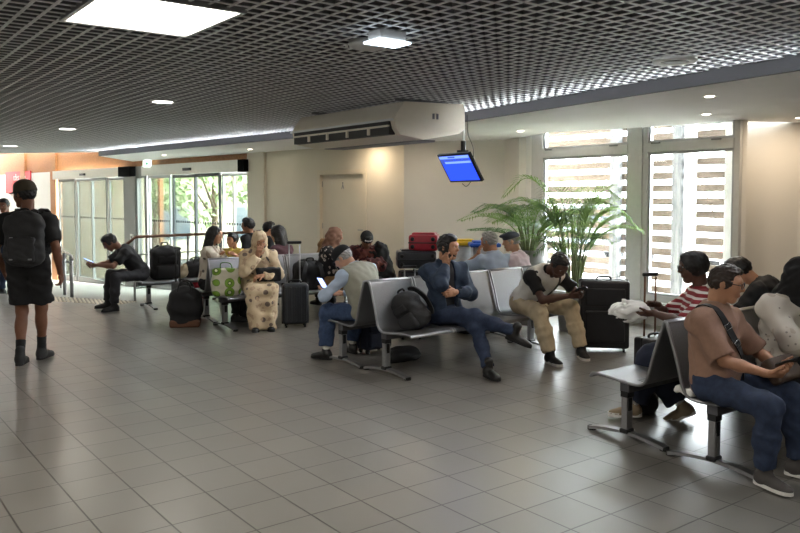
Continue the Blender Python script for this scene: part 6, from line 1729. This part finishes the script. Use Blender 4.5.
t = thing('road_sign', 'small round red and white road sign seen between the fence slats', 'sign', (6.55, 15.9, -0.26))
m = MB(); m.tube([(0, 0, 0), (0, 0, 1.1)], 0.03, 8); m.build('post', MATS['steel_brushed'], t, True)
m = MB(); m.tube([(0, -0.03, 0.70), (0, -0.05, 0.70)], 0.085, 20); m.build('disc', MATS['sign_red'], t)
m = MB(); m.box(-0.05, 0.05, -0.056, -0.05, 0.685, 0.715); m.build('bar', MATS['paper_white'], t)
# ---- outside the entrance
def tree(label, loc, h, r, seed, n=900):
    rng = np.random.RandomState(seed)
    t = thing('tree', label, 'tree', loc, 0, 'trees outside the glass doors')
    m = MB(); m.tube([(0, 0, 0), (0.05, 0, h*0.4), (0, 0.05, h*0.75)], [0.16, 0.11, 0.05], 10)
    for k in range(5):
        a = rng.rand()*6.28; m.tube([(0.04, 0, h*(0.38+0.06*k)), (math.cos(a)*r*0.5, math.sin(a)*r*0.5, h*(0.6+0.07*k))], [0.06, 0.02], 7)
    m.build('trunk', MATS['bark'], t, True)
    m = MB()
    for _ in range(n):
        u = rng.normal(size=3); u /= np.linalg.norm(u); q_ = u*np.array([r, r, h*0.34])*(0.45+0.6*rng.rand()**0.5)*(0.8+0.25*math.sin(u[0]*5+u[2]*4)); c = q_+np.array([0, 0, h*0.68])
        a = rng.normal(size=3); a /= np.linalg.norm(a); b = np.cross(a, rng.normal(size=3)); b /= np.linalg.norm(b); s_ = 0.10+0.12*rng.rand()
        m.add([c-a*s_, c+b*s_*0.5, c+a*s_, c-b*s_*0.5], [(0, 1, 2, 3)])
    m.build('foliage', MATS['tree_leaf'], t)
    return t
tree('leafy green tree seen through the right glass door', (-6.8, 28.5, -1.5), 6.0, 2.2, 1)
tree('leafy green tree left of centre in the right glass door', (-9.6, 30.5, -1.5), 5.4, 1.7, 2)
t = thing('building', 'cream low building across the forecourt seen through the glass doors', 'building', (-15.0, 36.0, -1.5), rad(38))
MB().box(-14, 16, 0, 6, 0, 4.2).build('wall', MATS['render_cream'], t)
for k in range(7):
    m = MB(); m.box(-12+4*k, -10.4+4*k, -0.05, 0.02, 1.0, 2.6); m.build('window', MATS['window_dark'], t)
MB().box(-14.3, 16.3, -0.4, 6.3, 4.2, 4.5).build('roof', MATS['render_white'], t)
t = thing('canopy', 'white steel entrance canopy with diagonal braces outside the glass doors', 'canopy', tuple(wl(6.6, -4.5, -1.5)), math.atan2(WD.y, WD.x))
MB().box(-3.5, 4.5, -1.6, 1.6, 4.55, 4.7).build('roof', MATS['render_white'], t)
for x in (-3.2, -0.4, 2.4, 4.3):
    m = MB(); m.tube([(x, 0, 0), (x, 0, 4.55)], 0.05, 10); m.build('column', MATS['frame_alu'], t, True)
    m = MB(); m.tube([(x, 0, 3.4), (x+1.2, 0, 4.55)], 0.03, 8); m.tube([(x, 0, 4.2), (x-1.4, 0, 3.2)], 0.02, 8); m.build('brace', MATS['frame_alu'], t, True)
# screen wall close behind the left sliding door
M = wm(0)
mb = MB(); wbox(mb, 17.5, 32, -4.2, -4.0, -1.6, 4.0); structure(mb.build('wall_outside', MATS['render_cream']))
# ------------------------------------------------------------------ light
w = bpy.data.worlds.new('World'); SC.world = w; w.use_nodes = True
nt = w.node_tree; nt.nodes.clear()
out = nt.nodes.new('ShaderNodeOutputWorld'); bg = nt.nodes.new('ShaderNodeBackground')
tc = nt.nodes.new('ShaderNodeTexCoord'); sx = nt.nodes.new('ShaderNodeSeparateXYZ'); nt.links.new(tc.outputs['Generated'], sx.inputs[0])
cr = nt.nodes.new('ShaderNodeValToRGB'); nt.links.new(sx.outputs['Z'], cr.inputs['Fac'])
cr.color_ramp.elements[0].position = 0.0; cr.color_ramp.elements[0].color = (0.95, 0.97, 1.0, 1)
cr.color_ramp.elements[1].position = 0.6; cr.color_ramp.elements[1].color = (0.90, 0.95, 1.0, 1)
nt.links.new(cr.outputs['Color'], bg.inputs['Color']); # overcast sky, brighter around the veiled sun on the right
dp = nt.nodes.new('ShaderNodeVectorMath'); dp.operation = 'DOT_PRODUCT'; dp.inputs[1].default_value = Vector((0.93, 0.28, 0.25)).normalized()
nt.links.new(tc.outputs['Generated'], dp.inputs[0])
gl_ = nt.nodes.new('ShaderNodeMapRange'); gl_.interpolation_type = 'SMOOTHSTEP'
gl_.inputs['From Min'].default_value = 0.25; gl_.inputs['From Max'].default_value = 1.0; gl_.inputs['To Min'].default_value = 2.4; gl_.inputs['To Max'].default_value = 48.0
nt.links.new(dp.outputs['Value'], gl_.inputs['Value']); nt.links.new(gl_.outputs['Result'], bg.inputs['Strength'])
nt.links.new(bg.outputs['Background'], out.inputs['Surface'])
def portal(loc, rot, sx_, sy_):
    l = bpy.data.lights.new('sky_portal', 'AREA'); l.shape = 'RECTANGLE'; l.size = sx_; l.size_y = sy_; l.cycles.is_portal = True
    o = bpy.data.objects.new('sky_portal', l); COL.objects.link(o); o.location = loc; o.rotation_euler = rot
# windows: face into the room
ca = WM @ Vector((1.5, 0.2*wy, 1.5)); yaw_in = math.atan2(-nR.x, nR.y)   # direction of -AV side
vin = Vector((-BV.x, -BV.y, 0))
nin = (WM.to_3x3() @ Vector((0, -wy, 0)))
portal(tuple(ca), Vector((0, 0, -1)).rotation_difference(nin).to_euler(), 3.3, 2.8)
cb = wl(9.3, -0.3, 0.6); nin2 = (wl(0, 1)-wl(0, 0)).normalized()
portal(tuple(cb), Vector((0, 0, -1)).rotation_difference(nin2).to_euler(), 10.5, 3.4)
# lamps of the room: the panel seen, then unseen panels added as fill light
lamp_area('panel_lamp', (-1.34, 4.26, 2.57), 0.7, 21)
for (x, y) in ((1.9, 0.6), (-3.0, 0.8), (-0.6, -2.0), (4.6, -2.0), (-6.2, 4.6), (-8.4, 9.4), (-5.6, -1.5)):
    fx = MB(); fx.box(x-0.37, x+0.37, y-0.37, y+0.37, 2.60, 2.65, 0); fx.box(x-0.34, x+0.34, y-0.34, y+0.34, 2.592, 2.60, 1)
    structure(fx.build('trim_panel', [MATS['steel_brushed'], MATS['led_panel']]))
    lamp_area('panel_lamp', (x, y, 2.57), 0.7, 13)  # unseen fill light, added to brighten the hall
for (x, y, e) in ((-2.45, 8.13, 6), (-4.80, 11.34, 6), (-7.5, 15.1, 6)):
    lamp_area('round_lamp', (x, y, 2.57), 0.2, e)
for (x, y, e_) in ((-4.93, 16.4, 1), (-2.75, 14.4, 1), (1.60, 10.45, 3), (3.25, 8.35, 4), (2.70, 6.87, 5), (4.43, 8.72, 5), (-0.62, 12.75, 5), (0.2, 11.7, 2.5)):
    lamp_area('spot_lamp', (x, y, 2.485), 0.09, e_, (1, 0.80, 0.58))
# high sun passing along the facade: it lights the ground outside, not the room
sl = bpy.data.lights.new('sun', 'SUN'); sl.energy = 24.0; sl.angle = rad(2); sl.color = (1, 0.96, 0.9)
so = bpy.data.objects.new('sun', sl); COL.objects.link(so)
sd_ = (AV*-0.55+BV*0.07+Vector((0, 0, -0.83))).normalized()
so.rotation_euler = Vector((0, 0, -1)).rotation_difference(sd_).to_euler(); so.location = (3, 12, 9)
SC.view_settings.exposure = 1.06
